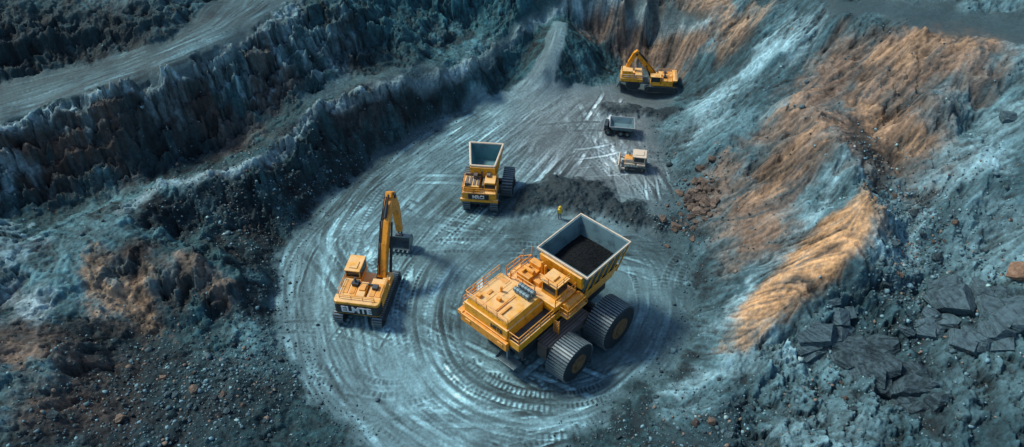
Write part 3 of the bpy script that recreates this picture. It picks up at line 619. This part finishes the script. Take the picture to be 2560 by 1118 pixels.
# ------------------------------------------------------------------ excavator
def thick(path,widths):
    up=[];dn=[]
    for i,(a,b) in enumerate(path):
        p0=Vector(path[max(i-1,0)]);p1=Vector(path[min(i+1,len(path)-1)]);d=(p1-p0).normalized();n_=Vector((-d.y,d.x));w_=widths[i]/2
        up.append((a+n_.x*w_,b+n_.y*w_));dn.append((a-n_.x*w_,b-n_.y*w_))
    return up+dn[::-1]
def excavator(name,loc,hd,label,scale,boom,arm,bk,txt,bx=.45,bw=.45):
    e=empty(name,loc,hd,label,"excavator",scale)
    for s_ in (-1,1): track(e,s_*1.8,.85,-.45,6.7,1.3,s_,.26,.08,DKS,2)
    Kit().box(-1.4,1.4,-1.2,1.4,.5,1.1).cyl((0,0,1.1),(0,0,1.4),1.1,seg=24).done("undercarriage",DKS,e,.04)
    b=Kit().box(-2.05,2.05,-2.6,1.5,1.4,1.75).box(-2.0,-.4,-2.5,-.2,1.753,2.6,taper=.06).box(.5,2.0,-2.5,.2,1.753,2.5,taper=.06).box(-.4,.5,-2.5,-.6,1.753,2.75,taper=.05).box(1.3,2.0,.4,1.45,1.753,2.2).done("body",YEL,e,.06)
    k=Kit()
    for x in (-1.65,-1.05,.8,1.35): k.box(x,x+.45,-2.15,-.55,2.5 if x>0 else 2.6,2.56 if x>0 else 2.65)
    k.box(-.2,.35,-1.8,-1.0,2.75,2.88);k.done("hood_panel",YEL2,b,.01)
    Kit().box(-1.0,-.4,-1.3,-.7,2.6,3.0).cyl((-.7,-1.0,2.9),(-.7,-1.0,3.5),.1).box(-1.0,1.4,-.95,-.85,2.6,2.8).box(.9,1.4,-1.4,-.9,2.5,2.85).done("exhaust",DKS,b,.01)
    pts=[(-2.1,-2.5),(2.1,-2.5),(2.1,-3.1),(1.98,-3.36),(1.8,-3.45),(-1.8,-3.45),(-1.98,-3.36),(-2.1,-3.1)]
    cw=Kit().prism(pts,1.3,2.85,'z').done("counterweight",YEL,e,.1)
    Kit().prism([(x*1.008,y*1.008-.01) for x,y in pts],1.45,2.55,'z').done("black_band",BLK,cw,.02)
    text(txt,cw,.98,(0,-3.52,2.0),(math.pi/2,0,0),WHT)
    Kit().rail([(-1.95,-2.3,2.5),(-1.95,-.4,2.5)],.6,.03).rail([(1.95,-2.3,2.45),(1.95,.2,2.45)],.6,.03).rail([(-1.6,-3.0,2.85),(1.6,-3.0,2.85)],.4,.03).done("handrail",YEL2,b)
    cx0,cx1=(-2.0,-.6)
    c=Kit().box(cx0,cx1,-.1,1.9,1.7,2.2).box(cx0,cx0+.1,-.1,.0,2.2,3.3).box(cx1-.1,cx1,-.1,.0,2.2,3.3).box(cx0,cx0+.1,1.75,1.88,2.2,3.3).box(cx1-.1,cx1,1.75,1.88,2.2,3.3).box(cx0-.03,cx1+.03,-.15,1.95,3.3,3.42).box(cx0+.3,cx1-.3,.2,1.1,3.42,3.5).box(cx0,cx1,-.1,-.03,2.2,2.6).done("cab",YEL,e,.03)
    Kit().box(cx0+.06,cx1-.06,-.02,1.82,2.2,3.3).done("window",GLS,c)
    X0,X1=bx-bw,bx+bw
    Kit().prism(thick(boom,[.7,.95,1.0,.8,.55]),X0,X1).done("boom",YEL2,e,.06)
    Kit().cyl((X0-.1,*boom[0]),(X1+.1,*boom[0]),.3,seg=14).box(X0,X1,boom[0][0]-.3,boom[0][0]+.3,1.3,boom[0][1]).done("boom_foot",DKS,e)
    Kit().cyl((X0-.1,*boom[-1]),(X1+.1,*boom[-1]),.24,seg=14).done("boom_pin",DKS,e)
    k=Kit()
    for x in (X0-.15,X1+.15):
        a=(x,1.6,1.7);m2=Vector((x,boom[2][0],boom[2][1]));mid=Vector(a).lerp(m2,.55)
        k.cyl(a,mid,.14).cyl(mid,m2,.08)
    q0=Vector((bx,boom[2][0]-.2,boom[2][1]+.6));q1=Vector((bx,arm[0][0],arm[0][1]));mid=q0.lerp(q1,.6);k.cyl(q0,mid,.15).cyl(mid,q1,.08)
    k.done("hydraulic_cylinder",DKS,e)
    k=Kit()
    for x in (X0+.06,X0+.2):
        for a,b_ in zip(boom[:-1],boom[1:]): k.cyl((x,a[0]-.3,a[1]+.44),(x,b_[0]-.26,b_[1]+.44),.05,seg=6)
    k.done("hydraulic_hose",BLK,e)
    Kit().prism(thick(arm,[.5,.9,.75,.5]),bx-bw*.75,bx+bw*.75).done("arm",YEL2,e,.04)
    by,bz=bk; wv=1.1
    prof=[(0,1.5),(.55,1.45),(1.0,1.1),(1.15,.6),(.95,.15),(.5,-.05),(-.35,0)]
    k=Kit()
    inner=[(y*.86-.02,z*.86+.1) for y,z in prof]
    k.prism([(by+y,bz+z) for y,z in prof]+[(by+y,bz+z) for y,z in inner[::-1]],bx-wv,bx+wv)
    for sx in (bx-wv,bx+wv-.07): k.prism([(by+y*.99,bz+z*.99) for y,z in prof],sx,sx+.07)
    for i in range(5): k.box(bx-wv+.1+i*.45,bx-wv+.27+i*.45,by-.65,by-.3,bz-.04,bz+.06)
    k.done("bucket",GRY,e,.02)
    Kit().cyl((bx-.35,by+.2,bz+1.5),(bx+.35,by+.2,bz+1.5),.18).cyl((bx-.15,arm[2][0]+.3,arm[2][1]+.2),(bx-.15,by+.6,bz+1.5),.09).cyl((bx+.15,arm[2][0]+.3,arm[2][1]+.2),(bx+.15,by+.6,bz+1.5),.09).done("bucket_linkage",DKS,e)
    return e
ex=excavator("excavator",(-14.35,55.5,0),math.radians(81)-math.pi/2,"yellow excavator with raised boom and grey bucket on pit floor",1.08,
  [(.9,2.0),(2.5,4.8),(3.8,6.3),(4.9,7.2),(5.8,7.8)],[(5.3,8.3),(6.0,7.6),(6.9,5.2),(7.1,2.3)],(6.6,.35),"ELMTE",1.15,.4)
px_=G(1650,220,0)
fe=excavator("excavator",(px_[0]-.2,px_[1]+.3,0.0),math.radians(174)-math.pi/2,"yellow excavator with folded boom beside the brown pit wall",.68,
  [(.6,2.0),(1.8,3.4),(3.0,4.8),(4.2,6.2),(5.0,7.1)],[(4.8,7.7),(5.3,7.0),(6.3,4.9),(6.9,3.0)],(6.2,1.2),"ELM",.45,.5)
Kit().box(-1.8,1.4,3.4,7.8,1.9,2.6).box(-1.6,.6,5.4,7.6,2.6,4.1,taper=.1).box(-1.5,1.2,3.6,5.0,2.6,3.4).done("front_platform",YEL,fe,.05)
Kit().box(.5,.62,5.7,7.3,3.0,3.8).done("platform_window",GLS,fe)
Kit().rail([(-1.8,3.5,2.6),(-1.8,7.7,2.6),(1.3,7.7,2.6)],.9,.05).done("platform_railing",CRM,fe)
track(fe,-1.2,1.0,5.2,2.9,2.1,-1,.3,.1,DKS,1); track(fe,.9,1.0,5.2,2.9,2.1,1,.3,.1,DKS,1)
Kit().box(-1.6,1.6,7.9,8.2,.3,1.9,rot=(.35,0,0)).box(-.6,-.4,6.6,8.0,1.0,1.3).box(.4,.6,6.6,8.0,1.0,1.3).box(-.9,.9,-.5,6.6,1.0,1.5).done("front_blade",GRY,fe,.03)
# ------------------------------------------------------------------ mid truck
e=empty("dump_truck",(-3.2,71.9,0.0),math.radians(84)-math.pi/2,"yellow tracked dump truck with empty grey body on pit floor","dump truck",1.04)
track(e,-1.55,.8,-2.2,2.2,1.5,-1,.26,.09,DKS,1);track(e,1.45,.8,-2.2,2.2,1.5,1,.26,.09,DKS,1)
track(e,2.6,1.1,.9,3.8,2.4,1,.34,.13,DKS,1);track(e,-1.9,.8,.9,3.4,2.2,-1,.34,.13,DKS,1)
Kit().box(-1.1,1.0,-3.0,3.0,.9,1.6).box(-1.5,2.1,.6,1.2,.9,1.4).done("chassis",DKS,e,.04)
b=Kit().box(-2.0,1.7,-3.1,-.5,1.5,2.5).box(-1.9,-.1,-2.9,-.8,2.503,3.2,taper=.08).box(.3,1.6,-2.5,-.6,2.503,3.5,taper=.06).box(-2.2,1.9,-3.2,-2.9,1.35,1.7).done("body",YEL,e,.06)
Kit().box(.38,1.52,-2.5,-2.42,2.75,3.3).box(1.52,1.58,-2.2,-.8,2.75,3.3).done("window",GLS,b)
k=Kit()
for i in range(4): k.box(-1.7+i*.42,-1.45+i*.42,-2.6,-1.2,3.2,3.28)
k.box(-1.7,-1.3,-2.8,-2.4,3.2,3.6).box(-.9,-.5,-1.6,-1.0,3.2,3.75).box(-1.8,0,-1.0,-.8,3.2,3.5).box(.5,.9,-1.5,-.9,3.5,3.8).cyl((-.05,-1.0,2.5),(-.05,-1.0,4.0),.1).box(.1,.3,-2.4,-.9,2.5,3.1).done("engine_fitting",BRN,b)
Kit().box(-1.3,.9,-3.24,-3.09,1.8,2.42).done("radiator_grille",BLK,b)
text("MRCI",b,.56,(-.2,-3.27,2.11),(math.pi/2,0,0),WHT)
Kit().rail([(-1.95,-3.0,2.5),(1.65,-3.0,2.5)],.6,.035).rail([(-1.95,-3.0,2.5),(-1.95,-.6,2.5)],.7,.035).rail([(1.65,-3.0,2.5),(1.65,-.6,2.5)],.7,.035).done("railing",YEL2,b)
bed=Kit().hopper([(-1.2,-.3,2.8),(1.2,-.3,2.8),(1.3,2.5,2.8),(-1.3,2.5,2.8)],[(-1.3,-.75,4.4),(1.3,-.75,4.4),(1.85,2.7,4.9),(-1.85,2.7,4.9)],.1).done("dump_body",TEA,e,.03)
tp=[Vector(p) for p in [(-1.3,-.75,4.43),(1.3,-.75,4.43),(1.85,2.7,4.93),(-1.85,2.7,4.93)]]
k=Kit()
for i in range(4): k.cyl(tp[i],tp[(i+1)%4],.12,seg=8)
k.done("body_rim",CRM,bed)
k=Kit()
for s_ in (-1,1):
    P4=[(s_*1.24,-.3,2.0),(s_*1.36,2.5,2.0),(s_*1.9,2.7,4.8),(s_*1.36,-.78,4.3)]
    vs=[k.bm.verts.new(p) for p in P4]+[k.bm.verts.new((p[0]+s_*.05,p[1],p[2])) for p in P4]
    for f in ((0,1,2,3),(7,6,5,4),(0,4,5,1),(1,5,6,2),(2,6,7,3),(3,7,4,0)): k.bm.faces.new([vs[i] for i in f])
    for f in (.15,.4,.65,.9): k.cyl((s_*1.28,-.3+f*2.8,2.1),(s_*(1.4+.52*f),-.75+f*3.45,4.3+.5*f),.09,seg=6)
k.box(-1.35,1.35,-.95,-.74,2.6,4.3).box(-1.28,1.28,-.3,2.5,1.6,2.0)
k.done("body_rib",YEL,bed,.01)
# ------------------------------------------------------------------ small grey tipper
p=G(1552,338,0)
e=empty("tipper_truck",(p[0],p[1]+.6,0),math.radians(-12),"small grey tipper with an empty body on the pit floor","dump truck",.95)
bed=Kit().hopper([(-1.1,-.8,.8),(1.4,-.8,.8),(1.3,.9,.8),(-1.1,.9,.8)],[(-1.4,-1.2,1.5),(1.9,-1.1,1.6),(1.6,1.4,1.6),(-1.6,1.3,1.5)],.07).done("dump_body",HOP,e,.02)
k=Kit();tp=[Vector(q) for q in [(-1.4,-1.2,1.52),(1.9,-1.1,1.62),(1.6,1.4,1.62),(-1.6,1.3,1.52)]]
for i in range(4): k.cyl(tp[i],tp[(i+1)%4],.05,seg=8)
k.done("body_rim",PAL,bed)
Kit().box(-2.0,1.5,-.5,.5,.45,.8).done("chassis",DKS,e,.03)
c=Kit().box(-2.2,-1.6,-.9,.9,.6,1.4,taper=.1).done("cab",DKS,e,.04);Kit().box(-2.2,-2.12,-.7,.7,1.0,1.3,rot=(0,.1,0)).done("window",GLS,c)
for x in (-1.6,.1,1.0):
    for s_ in (-1,1):
        t=Kit().cyl((x,s_*.65,.42),(x,s_*1.0,.42),.42,seg=20).done("wheel",BLK,e,.03);Kit().cyl((x,s_*1.0,.42),(x,s_*1.04,.42),.2,seg=14).done("rim",GRY,t)
# ------------------------------------------------------------------ bulldozer
p=G(1590,430,0)
e=empty("bulldozer",(p[0],p[1]+1.0,0),math.radians(80),"small cream bulldozer with dark cab windows on the pit floor","bulldozer",.88)
for s_ in (-1,1): track(e,s_*1.05,.5,0,3.0,.95,s_,.2,.07,DKS,2)
b=Kit().box(-.8,.8,-1.3,1.5,.5,1.0).box(-.65,.65,.35,1.5,1.0,1.55,taper=.06).box(-1.2,1.2,-1.3,-.2,1.0,1.25).done("body",CRM,e,.04)
Kit().box(-.5,.5,.45,1.4,1.55,1.62).box(-.6,.6,1.5,1.56,.8,1.4).done("engine_grille",YEL2,b,.02)
c=Kit().box(-.8,.8,-1.2,.35,1.25,1.4)
for x in (-.8,.7):
    for y in (-1.2,.25): c.box(x,x+.1,y,y+.1,1.4,2.2)
c.box(-.92,.92,-1.35,.5,2.2,2.34).box(-.5,.5,-1.0,.1,2.34,2.42)
c=c.done("cab",CRM,e,.03);Kit().box(-.75,.75,-1.15,.3,1.4,2.2).done("window",GLS,c)
Kit().prism([(2.0,.1),(2.12,.1),(2.2,.6),(2.35,1.15),(2.22,1.15),(2.08,.6)],-1.5,1.5).box(-1.35,-1.2,0,2.1,.4,.6).box(1.2,1.35,0,2.1,.4,.6).done("blade",CRM,e,.02)
Kit().cyl((.3,.9,1.5),(.3,.9,2.1),.06).done("exhaust",DKS,b)
# ------------------------------------------------------------------ worker
p=G(1399,546,0)
e=empty("person",(p[0],p[1],float(sample(H,np.array([p[0]]),np.array([p[1]]))[0])),math.radians(200),"worker in yellow vest and helmet standing by spoil heap","person")
V_=[(0,0,.98),(0,.0,1.2),(0,0,1.42),(0,0,1.52),(0,.01,1.66),(.1,0,.92),(.12,.03,.5),(.13,0,.08),(.13,.14,.03),(-.1,0,.92),(-.13,.0,.5),(-.15,-.02,.08),(-.15,.12,.03),(.2,0,1.4),(.27,0,1.12),(.27,.12,.88),(-.2,0,1.4),(-.28,0,1.12),(-.27,.1,.88)]
E_=[(0,1),(1,2),(2,3),(3,4),(0,5),(5,6),(6,7),(7,8),(0,9),(9,10),(10,11),(11,12),(2,13),(13,14),(14,15),(2,16),(16,17),(17,18)]
Rr=[.15,.15,.14,.06,.1,.1,.075,.05,.045,.1,.075,.05,.045,.07,.05,.04,.07,.05,.04]
me=bpy.data.meshes.new("body");me.from_pydata(V_,E_,[]);bo=bpy.data.objects.new("body",me);COL.objects.link(bo);bo.parent=e;me.materials.append(NAV)
sm=bo.modifiers.new("skin",'SKIN')
for i,r in enumerate(Rr): me.skin_vertices[0].data[i].radius=(r,r*.85 if i<3 else r)
me.skin_vertices[0].data[0].use_root=True
bo.modifiers.new("sub",'SUBSURF').levels=2
Kit().prism([(math.cos(a)*.25,math.sin(a)*.19) for a in np.linspace(0,6.283,16,endpoint=False)],.9,1.48,'z').done("vest",VST,e,.04)
k=Kit();bmesh.ops.create_uvsphere(k.bm,u_segments=16,v_segments=10,radius=.15,matrix=Matrix.Translation((0,0,1.72)));k.cyl((0,.02,1.70),(0,.02,1.725),.19,seg=16);k.done("helmet",VST,e,smooth=True)
# ------------------------------------------------------------------ rocks
def chip(k,size,seed,cuts=12,M=Matrix(),lo=.72):
    r=random.Random(seed);b=bmesh.new();bmesh.ops.create_cube(b,size=2)
    for _ in range(cuts):
        n_=Vector((r.gauss(0,1),r.gauss(0,1),r.gauss(0,1))).normalized()
        g_=b.verts[:]+b.edges[:]+b.faces[:]
        res=bmesh.ops.bisect_plane(b,geom=g_,plane_co=n_*r.uniform(lo,1.05),plane_no=n_,clear_outer=True)
        ed=[x for x in res['geom_cut'] if isinstance(x,bmesh.types.BMEdge)]
        if ed: bmesh.ops.edgeloop_fill(b,edges=ed)
    for v in b.verts: v.co=M@Vector((v.co.x*size[0],v.co.y*size[1],v.co.z*size[2]))
    mp={v:k.bm.verts.new(v.co) for v in b.verts}
    for f in b.faces:
        try:k.bm.faces.new([mp[v] for v in f.verts])
        except Exception: pass
    b.free()
bm_meshes=[]
for i in range(8):
    k=Kit();chip(k,(1,random.uniform(.65,.95),random.uniform(.5,.8)),i+3,14)
    o_=k.done("boulder",RK_B,None,0);bm_meshes.append(o_.data);bpy.data.objects.remove(o_)
def zat(x,y): return float(sample(H,np.array([x]),np.array([y]))[0])
def boulder(x,y,s,mat,label,group):
    me=random.choice(bm_meshes)
    ob=bpy.data.objects.new("boulder",me);COL.objects.link(ob)
    ob.location=(x,y,zat(x,y)+s*.15);ob.rotation_euler=(random.uniform(-.4,.4),random.uniform(-.4,.4),random.random()*6.28);ob.scale=(s,s*random.uniform(.8,1.1),s)
    ob.material_slots[0].link='OBJECT';ob.material_slots[0].material=mat
    ob["label"]=label;ob["category"]="rock";ob["group"]=group
for i in range(100):
    u=random.gauss(1738,26);v=random.gauss(500,42)
    u+= (v-500)*-.25
    q=hit(u,v);boulder(q[0],q[1],random.choice([.2,.28,.35,.45,.6])*random.uniform(.8,1.2),RK_B,"brown angular boulder in a rock pile at the wall foot","boulders piled at the wall foot")
for i in range(120):
    cu,cv,su,sv=random.choice([(640,900,60,50),(560,980,90,50),(420,940,80,60),(2290,680,70,60),(2320,600,70,60),(2350,900,120,70),(1800,1050,80,40),(280,1060,120,40),(720,440,60,50),(2150,950,80,60),(560,450,80,30),(1450,1085,40,20)])
    u,v=random.gauss(cu,su),random.gauss(cv,sv)
    q=hit(u,v)
    if zat(q[0],q[1])<.12 and u<1500: continue
    boulder(q[0],q[1],random.choice([.14,.18,.24,.36])*random.uniform(.8,1.3),RK_G if random.random()<.8 else RK_B,"loose grey stone on the rubble slope","loose stones on the slopes")
q=hit(2550,685);boulder(q[0],q[1],1.0,RK_T,"large tan boulder resting on the gravel slope","large boulders")
q=hit(300,1050);boulder(q[0],q[1],.55,RK_B,"brown block resting on dark rubble","large boulders")
q=hit(2262,830);boulder(q[0],q[1],.7,RK_G,"squared grey block on the scree","large boulders")
q=hit(555,990);boulder(q[0],q[1],.4,RK_B,"brown block resting on dark rubble","large boulders")
q=hit(2520,300);boulder(q[0],q[1],.9,RK_G,"pale boulder half buried in slope","large boulders")
for n_,(u,v,s,az) in enumerate([(2060,850,2.4,.5),(2150,900,3.0,.35),(2250,960,2.4,.5),(2110,790,1.7,.6),(2420,750,3.4,.1),(2340,800,2.1,-.1),(2520,790,3.0,.2),(2450,850,2.4,.15),(2300,1020,1.8,.4)]):
    q=hit(u,v);k=Kit()
    for j in range(6):
        bx_=random.uniform(-.7,.7)*s;by_=random.uniform(-.45,.45)*s
        zz=zat(q[0]+bx_,q[1]+by_)-q[2]
        M=Matrix.Translation((bx_,by_,np.clip(zz,-1.2,1.2)-.12*s))@Euler((.5+random.uniform(-.2,.2),-.4+random.uniform(-.2,.2),az-.6+random.uniform(-.35,.35))).to_matrix().to_4x4()
        f_=random.uniform(.6,1.15)
        chip(k,(s*.62*f_,s*.44*f_,s*.42*f_),n_*20+j,11,M,.70)
    ob=k.done("rock_outcrop",RK_S,None,.06);ob.location=(q[0],q[1],q[2])
    ob["label"]="blocky dark slate outcrop on the scree slope";ob["category"]="rock";ob["group"]="slate outcrops on the slope"
# gravel
bmt=bmesh.new();bmesh.ops.create_icosphere(bmt,subdivisions=1,radius=1);tv=np.array([v.co[:] for v in bmt.verts]);tf=np.array([[v.index for v in f.verts] for f in bmt.faces]);bmt.free()
zones=[(640,900,60,60,.12,500),(520,970,120,70,.12,1200),(380,900,90,60,.1,400),(300,1060,160,50,.13,600),(2290,690,80,70,.15,900),(2330,600,80,70,.12,600),(2230,520,40,90,.1,500),(2350,900,160,90,.13,800),(2150,860,120,60,.12,300),(1800,1060,110,50,.12,600),(1600,1090,80,30,.1,200),(1560,545,80,18,.07,300),(1660,570,30,25,.12,160),(1430,500,90,20,.06,250),(560,470,120,50,.10,900),(740,420,60,60,.1,400),(600,580,50,50,.12,300),(1735,500,45,60,.14,400),(2100,960,110,70,.11,500),(1700,780,40,110,.08,350),(720,900,25,80,.08,300),(700,640,25,80,.08,200),(1560,275,60,18,.06,150),(900,460,70,50,.08,300),(200,900,130,70,.1,200),(250,520,150,60,.09,200),(450,130,200,100,.09,200),(2200,250,200,120,.1,400),(1900,400,120,120,.09,400),(2400,550,120,120,.1,600)]
pos=[];siz=[];cc=[]
for u0,v0,su,sv,sz,n_ in zones:
    c0=hit(u0,v0);ppm=F/math.dist(c0,(0,0,CAMH))
    gx_=np.array([rng.normal(0,su/ppm,n_),rng.normal(0,sv/ppm/.68,n_)]).T+np.array(c0[:2])
    s=sz*np.exp(rng.normal(-.45,.5,n_))
    keep=sample(flat,gx_[:,0],gx_[:,1])<.4
    keep|=sample(heap,gx_[:,0],gx_[:,1])>.1
    keep&=sample(orm,gx_[:,0],gx_[:,1])<.4
    gx_=gx_[keep];s=s[keep]
    pos.append(np.column_stack([gx_,sample(H,gx_[:,0],gx_[:,1])+s*.2]));siz.append(s)
    k_=.35 if sz<.075 else 1.0
    base=k_*np.array([.085,.16,.185])*np.exp(rng.normal(-.1,.6,(len(s),1)));wm=(rng.random((len(s),1))<.10*k_)
    cc.append(np.where(wm,np.array([.22,.18,.14]),base))
for a,b in zip(toew[1:-2],toew[2:-1]):
    n_=int(math.dist(a[:2],b[:2])*26); t_=rng.random((n_,1)); q=np.array(a[:2])*(1-t_)+np.array(b[:2])*t_+rng.normal(0,1.4,(n_,2))
    if a[1]>88: continue
    s=.09*np.exp(rng.normal(-.4,.5,n_)); pos.append(np.column_stack([q,sample(H,q[:,0],q[:,1])+s*.2]));siz.append(s);cc.append(np.array([.06,.12,.14])*np.exp(rng.normal(-.1,.5,(n_,1))))
pos=np.concatenate(pos);siz=np.concatenate(siz);cc=np.clip(np.concatenate(cc),.01,.5);n=len(pos)
ang=rng.random(n)*6.28;sc=rng.uniform(.6,1.25,(n,1,3))*np.array([1,1,.75])
v=tv[None]*sc*siz[:,None,None]*(1+.22*rng.normal(size=(n,len(tv),1)).clip(-1.5,1.5))
ca_,sa_=np.cos(ang)[:,None],np.sin(ang)[:,None]
v=np.stack([v[...,0]*ca_-v[...,1]*sa_,v[...,0]*sa_+v[...,1]*ca_,v[...,2]],-1)+pos[:,None]
f=(tf[None]+np.arange(n)[:,None,None]*len(tv)).reshape(-1,3)
me=bpy.data.meshes.new("gravel");me.vertices.add(n*len(tv));me.vertices.foreach_set("co",v.astype(np.float32).ravel());me.loops.add(f.size);me.loops.foreach_set("vertex_index",f.ravel().astype(np.int32));me.polygons.add(len(f));me.polygons.foreach_set("loop_start",np.arange(0,f.size,3,dtype=np.int32));me.update(calc_edges=True)
ca=me.color_attributes.new("geo",'FLOAT_COLOR','POINT');ca.data.foreach_set("color",np.concatenate([np.repeat(cc,len(tv),0),np.ones((n*len(tv),1))],1).astype(np.float32).ravel())
me.materials.append(mr_);ob=bpy.data.objects.new("gravel",me);COL.objects.link(ob);ob["kind"]="stuff";ob["label"]="loose grey gravel scattered over the rubble slopes";ob["category"]="gravel"
print("verts",H.size,"ctrl",N)
